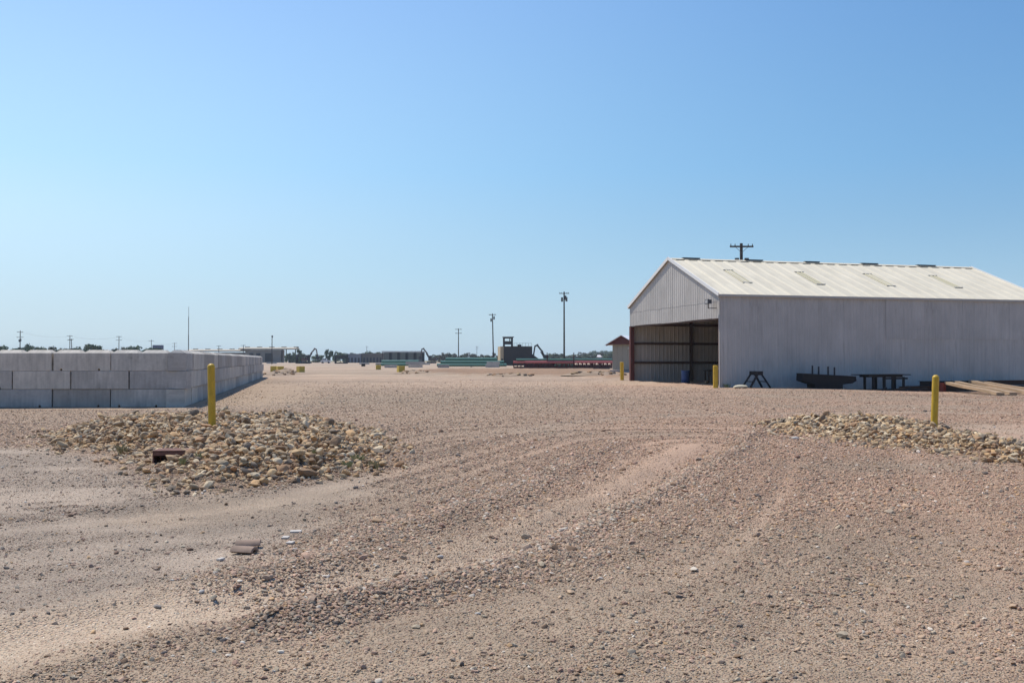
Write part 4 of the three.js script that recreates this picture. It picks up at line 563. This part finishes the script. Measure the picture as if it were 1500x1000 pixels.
function tree(px, pyTop, w, Z, label, group, tone = 0) {
  const u = Z / F, h = (527 - pyTop) * u + EYE, t = thing('bushy_tree', label, 'tree', [X(px, Z), 0, -Z], 0, group), k = taken.bushy_tree;
  part('trunk', merge([rod([0, 0, 0], [0.02 * w * u, h * 0.5, 0], 0.03 * h, 0.018 * h, 7), rod([0.01 * w * u, h * 0.3, 0], [0.2 * w * u, h * 0.62, 0.1], 0.018 * h, 0.008 * h, 6), rod([0, h * 0.28, 0], [-0.22 * w * u, h * 0.58, -0.1], 0.018 * h, 0.008 * h, 6)]), poleWood, t);
  const c = part('crown', crowns[k % 6], leafMats[tone], t); c.scale.set(w * u * (k % 2 ? 1 : -1), h, Math.min(w * u, 12)); return t;
}
[[10, 504.5, 62], [48, 501.5, 40], [84, 506.5, 52], [114, 507, 54], [146, 503, 72], [173, 507, 36], [205, 505, 62], [228, 508, 40], [-20, 505, 40], [-60, 504, 46]].forEach(([px, py, w], k) => tree(px, py, w, 340 + (k % 4) * 22, ['wide bushy tree left of the transformer pole above the block wall', 'tall rounded tree right of the transformer pole above the block wall', 'low bushy tree left of the leaning pole above the block wall', 'low bushy tree right of the leaning pole above the block wall', 'broad tree left of the twin-crossarm pole above the block wall', 'small tree right below the twin-crossarm pole above the block wall', 'broad dark tree left of the billboard above the block wall', 'low bush below the billboard above the block wall', 'bushy tree beyond the far end of the block wall', 'wide tree beyond the far end of the block wall'][k], 'trees above the block wall', k % 3));
tree(441, 511, 22, 480, 'bushy tree behind the raised excavator arm', 'trees in the far yard', 1); tree(426, 515, 22, 500, 'low bush beside the building canopy', 'trees in the far yard', 0); tree(481, 510, 14, 470, 'upright dark tree behind the second skid frame', 'trees in the far yard', 0); tree(498, 513, 26, 520, 'rounded bush right of the upright dark tree', 'trees in the far yard', 1); tree(466, 518, 22, 520, 'low brush under the raised excavator arm', 'trees in the far yard', 1);
[[543, 513.5, 40, 620], [520, 516, 26, 640], [566, 514, 30, 660], [583, 514.2, 26, 650]].forEach(([px, py, w, Z]) => tree(px, py, w, Z, 'rounded green tree behind the low store buildings', 'trees behind the store buildings', 1));
{ const r = rng(31); for (let k = 0; k < 13; k++) tree(640 + k * 9.5, 515.5 + r() * 3.5, 15 + r() * 9, 480 + r() * 120, k < 3 ? 'low brush left of the twin-crossarm pole beyond the green pipes' : k < 7 ? 'low brush between the twin-crossarm and two-transformer poles' : k < 10 ? 'low brush right of the two-transformer pole beyond the green pipes' : 'low brush behind the dark bunker building', 'brush beyond the green pipes', 2 + (k % 2));
  for (let k = 0; k < 10; k++) tree(806 + k * 10, (k > 4 ? 513.5 : 516) + r() * 3, 20 + r() * 8, 560 + r() * 300, k < 2 ? 'low brush beside the tall transformer pole beyond the red racks' : k < 5 ? 'low brush right of the tall transformer pole beyond the red racks' : 'low brush in front of the distant pale roofs beyond the red racks', 'brush beyond the red racks', 1 + (k % 3));
  for (let k = 0; k < 9; k++) tree(872 + k * 5, 511.5 + r() * 1.6, 22, 1150 + r() * 150, 'distant hazy tree on the skyline left of the small beige shed', 'distant trees on the skyline', 1);
  for (let k = 0; k < 10; k++) tree(270 + k * 12, 517 + r() * 2, 18, 800, k < 5 ? 'distant tree behind the lower wing of the long building' : 'distant tree behind the taller wing of the long building', 'trees behind the long building', 1); }

/* ------------------------------------------------------------------ rusty box, rubble and weeds near by */
{
  const [x, z] = G(250, 682), t = thing('rusty_steel_box', 'rusty steel box culvert half buried in the stone bank', 'steel box', [x, H(x, z) - 0.08, z - 0.1], 0.12);
  const rustTop = new THREE.MeshStandardMaterial({ roughness: 0.95, map: texture(256, 256, (a, b) => { const n = tfbm(a / 256, b / 256, 8, 5), s = 0.6 + 0.9 * n; return [toS(0.15 * s), toS(0.075 * s), toS(0.055 * s)]; }) });
  part('top_plate', box(0.5, 0.02, 0.4, 0, 0.24, 0), rustTop, t); part('back_plate', box(0.5, 0.24, 0.02, 0, 0.11, -0.2), rustTop, t); part('end_plate', box(0.02, 0.24, 0.36, 0.25, 0.11, 0), rustTop, t); part('end_plate', box(0.02, 0.24, 0.36, -0.25, 0.11, 0), rustTop, t); part('lip', box(0.5, 0.05, 0.02, 0, 0.2, 0.19), rustTop, t);
}
{ // broken clay-coloured channel pieces
  const shell = (len, rad, th, a0, a1) => { const s = new THREE.Shape(); s.absarc(0, 0, rad, a0, a1, false); s.absarc(0, 0, rad - th, a1, a0, true); s.closePath(); return new THREE.ExtrudeGeometry(s, { depth: len, bevelEnabled: true, bevelSize: 0.003, bevelThickness: 0.003, bevelSegments: 1, curveSegments: 10 }).rotateY(Math.PI / 2); };
  const clay = new THREE.MeshStandardMaterial({ roughness: 0.9, map: texture(256, 256, (a, b) => { const n = tfbm(a / 256, b / 256, 10, 5), s = 0.6 + 0.8 * n, g = tfbm(a / 256, b / 256, 4, 2) > 0.52 ? 1 : 0; return [toS((0.27 + 0.13 * g) * s), toS((0.19 + 0.18 * g) * s), toS((0.14 + 0.18 * g) * s)]; }) });
  const a = single('pipe_shard', shell(0.19, 0.068, 0.02, 0.4, 2.6), clay, 'curved broken pipe shard with a grey end on the pale dirt', 'shard', 'broken pipe shards'); let g = G(342, 809); a.position.set(g[0], H(...g) - 0.005, g[1]); a.rotation.y = -0.25;
  const b = single('pipe_shard', shell(0.2, 0.065, 0.016, 0.6, 2.4), clay, 'rust-brown broken pipe shard lying behind the grey-ended one', 'shard', 'broken pipe shards'); g = G(346, 801); b.position.set(g[0], H(...g) - 0.01, g[1]); b.rotation.set(0.3, 0.15, 0);
}
const rockShapes = [0, 1, 2, 3].map((k) => stoneGeometry(2, 700 + k, 0.75, 0.12));
const rockMats = [mat(0.2, 0.165, 0.135, 0.95), mat(0.17, 0.105, 0.07, 0.95), mat(0.27, 0.235, 0.2, 0.95), mat(0.5, 0.46, 0.4, 0.9), mat(0.3, 0.2, 0.12, 0.95)];
[[103, 758, 6, 1, 'small brown rock on the grey dirt'], [170, 809, 7.5, 1, 'brown rock on the grey dirt, the larger of two before the shards'], [278, 805, 7.5, 1, 'dark brown rock left of the broken pipe shards'], [492, 737, 6, 0, 'small dark rock on smooth dirt below the stone bank'], [521, 716, 7, 0, 'dark rock on smooth dirt just off the stone bank'], [552, 765, 17, 4, 'flat brown clod on the gravel edge'], [248, 909, 5, 1, 'small reddish rock in the pale wheel track'], [355, 944, 7, 3, 'pale pear-shaped rock in the foreground gravel'], [451, 977, 9, 4, 'orange-tan rock in the foreground gravel'], [230, 886, 9, 2, 'pale flat rock beside the wheel track'], [295, 868, 9, 3, 'whitish flat rock beside the wheel track'], [659, 791, 7, 0, 'dark grey rock on the gravel right of the shards'], [630, 792, 8, 2, 'grey rock next to a dark grey rock on the gravel'], [700, 902, 6, 3, 'white stone chip in the foreground gravel'], [897, 905, 8, 0, 'dark rock alone in the foreground gravel'], [645, 812, 7, 3, 'white flat stone on the gravel near the wheel track'], [1275, 910, 6, 0, 'dark stone in the reddish gravel'], [1165, 995, 6, 0, 'dark pointed stone at the lower foreground'], [765, 970, 8, 4, 'brown flat stone in the foreground gravel'], [845, 994, 7, 4, 'orange-brown stone in the foreground gravel'], [70, 905, 5, 0, 'dark stone in the pale wheel track'], [240, 963, 7, 0, 'grey-brown stone below the wheel track'], [1165, 645, 9, 3, 'pale flat stone before the long stone bank'], [1035, 562, 8, 4, 'tan lump of dirt before the shed doorway'], [930, 556, 7, 3, 'white lump at the foot of the shed door jamb']].forEach(([px, py, w, m, label], k) => {
  const g = G(px, py), u = Math.hypot(g[0], g[1]) / F, r = 0.5 * w * u * 1.15, o = single('loose_rock', rockShapes[k % 4], rockMats[m], label, 'rock'); o.scale.set(r * 1.15, r * (w > 12 ? 0.45 : 0.85), r * 0.8); o.position.set(g[0], H(...g) + r * 0.35, g[1]); o.rotation.y = k * 1.7; });
[[433, 778, 16, 'longer white chip of board on the dirt behind the shards'], [418, 788, 10, 'short white chip of board on the dirt behind the shards'], [425, 795, 11, 'tilted pale chip of board on the dirt right of the shards'], [323, 821, 9, 'thin white chip lying on the dirt before the shards']].forEach(([px, py, w, label], k) => { const g = G(px, py), u = -g[1] / F, m = single('white_chip', box(w * u, 0.014, 0.05), mat(0.5, 0.46, 0.41, 0.9), label, 'chip'); m.position.set(g[0], H(...g) + 0.012, g[1]); m.rotation.set(0.1, 0.1 - 0.25 * k, 0.05 * k); });
{ // weeds
  const weedMats = [mat(0.3, 0.29, 0.12, 0.9, 0, { side: THREE.DoubleSide }), mat(0.34, 0.28, 0.13, 0.9, 0, { side: THREE.DoubleSide })];
  const tuft = (seed, n, h) => { const r = rng(seed), P = []; for (let k = 0; k < n; k++) { const a = r() * 6.28, d = r() * 0.5 * h, x = Math.cos(a) * d, z = Math.sin(a) * d, b = r() * 6.28, l = h * (0.5 + 0.6 * r()), lx = Math.cos(b) * l * 0.6, lz = Math.sin(b) * l * 0.6, w = 0.006; P.push(x - w, 0, z, x + w, 0, z + w, x + lx * 0.4, l * 0.6, z + lz * 0.4, x + lx * 0.4, l * 0.6, z + lz * 0.4, x + w, 0, z + w, x + lx, l * 0.85, z + lz); } const g = new THREE.BufferGeometry(); g.setAttribute('position', new THREE.Float32BufferAttribute(P, 3)); g.computeVertexNormals(); return g; };
  [[178, 668, 1, 0.2, 'dry yellow weed tuft at the foot of the stone bank'], [266, 694, 0, 0.1, 'small green weed growing through the stone bank below the rusty box'], [292, 690, 0, 0.09, 'small green weed beside another in the stone bank'], [462, 690, 0, 0.1, 'green weed at the lower right edge of the stone bank'], [525, 684, 0, 0.16, 'straggly green weed where the stone bank meets gravel'], [548, 690, 1, 0.15, 'dry weed where the stone bank meets gravel'], [508, 692, 0, 0.12, 'low green weed beside the straggly weed'], [1065, 567, 0, 0.25, 'green weed at the foot of the shed corner']].forEach(([px, py, m, h, label], k) => { const g = G(px, py), o = single('weed', tuft(800 + k, 42, h), weedMats[m], label, 'weed'); o.position.set(g[0], H(...g) + (k && k < 4 ? 0.06 : 0), g[1]); });
}

scene.fog = new THREE.FogExp2(new THREE.Color(0.72, 0.82, 0.92), 0.0002);
renderer.render(scene, camera);
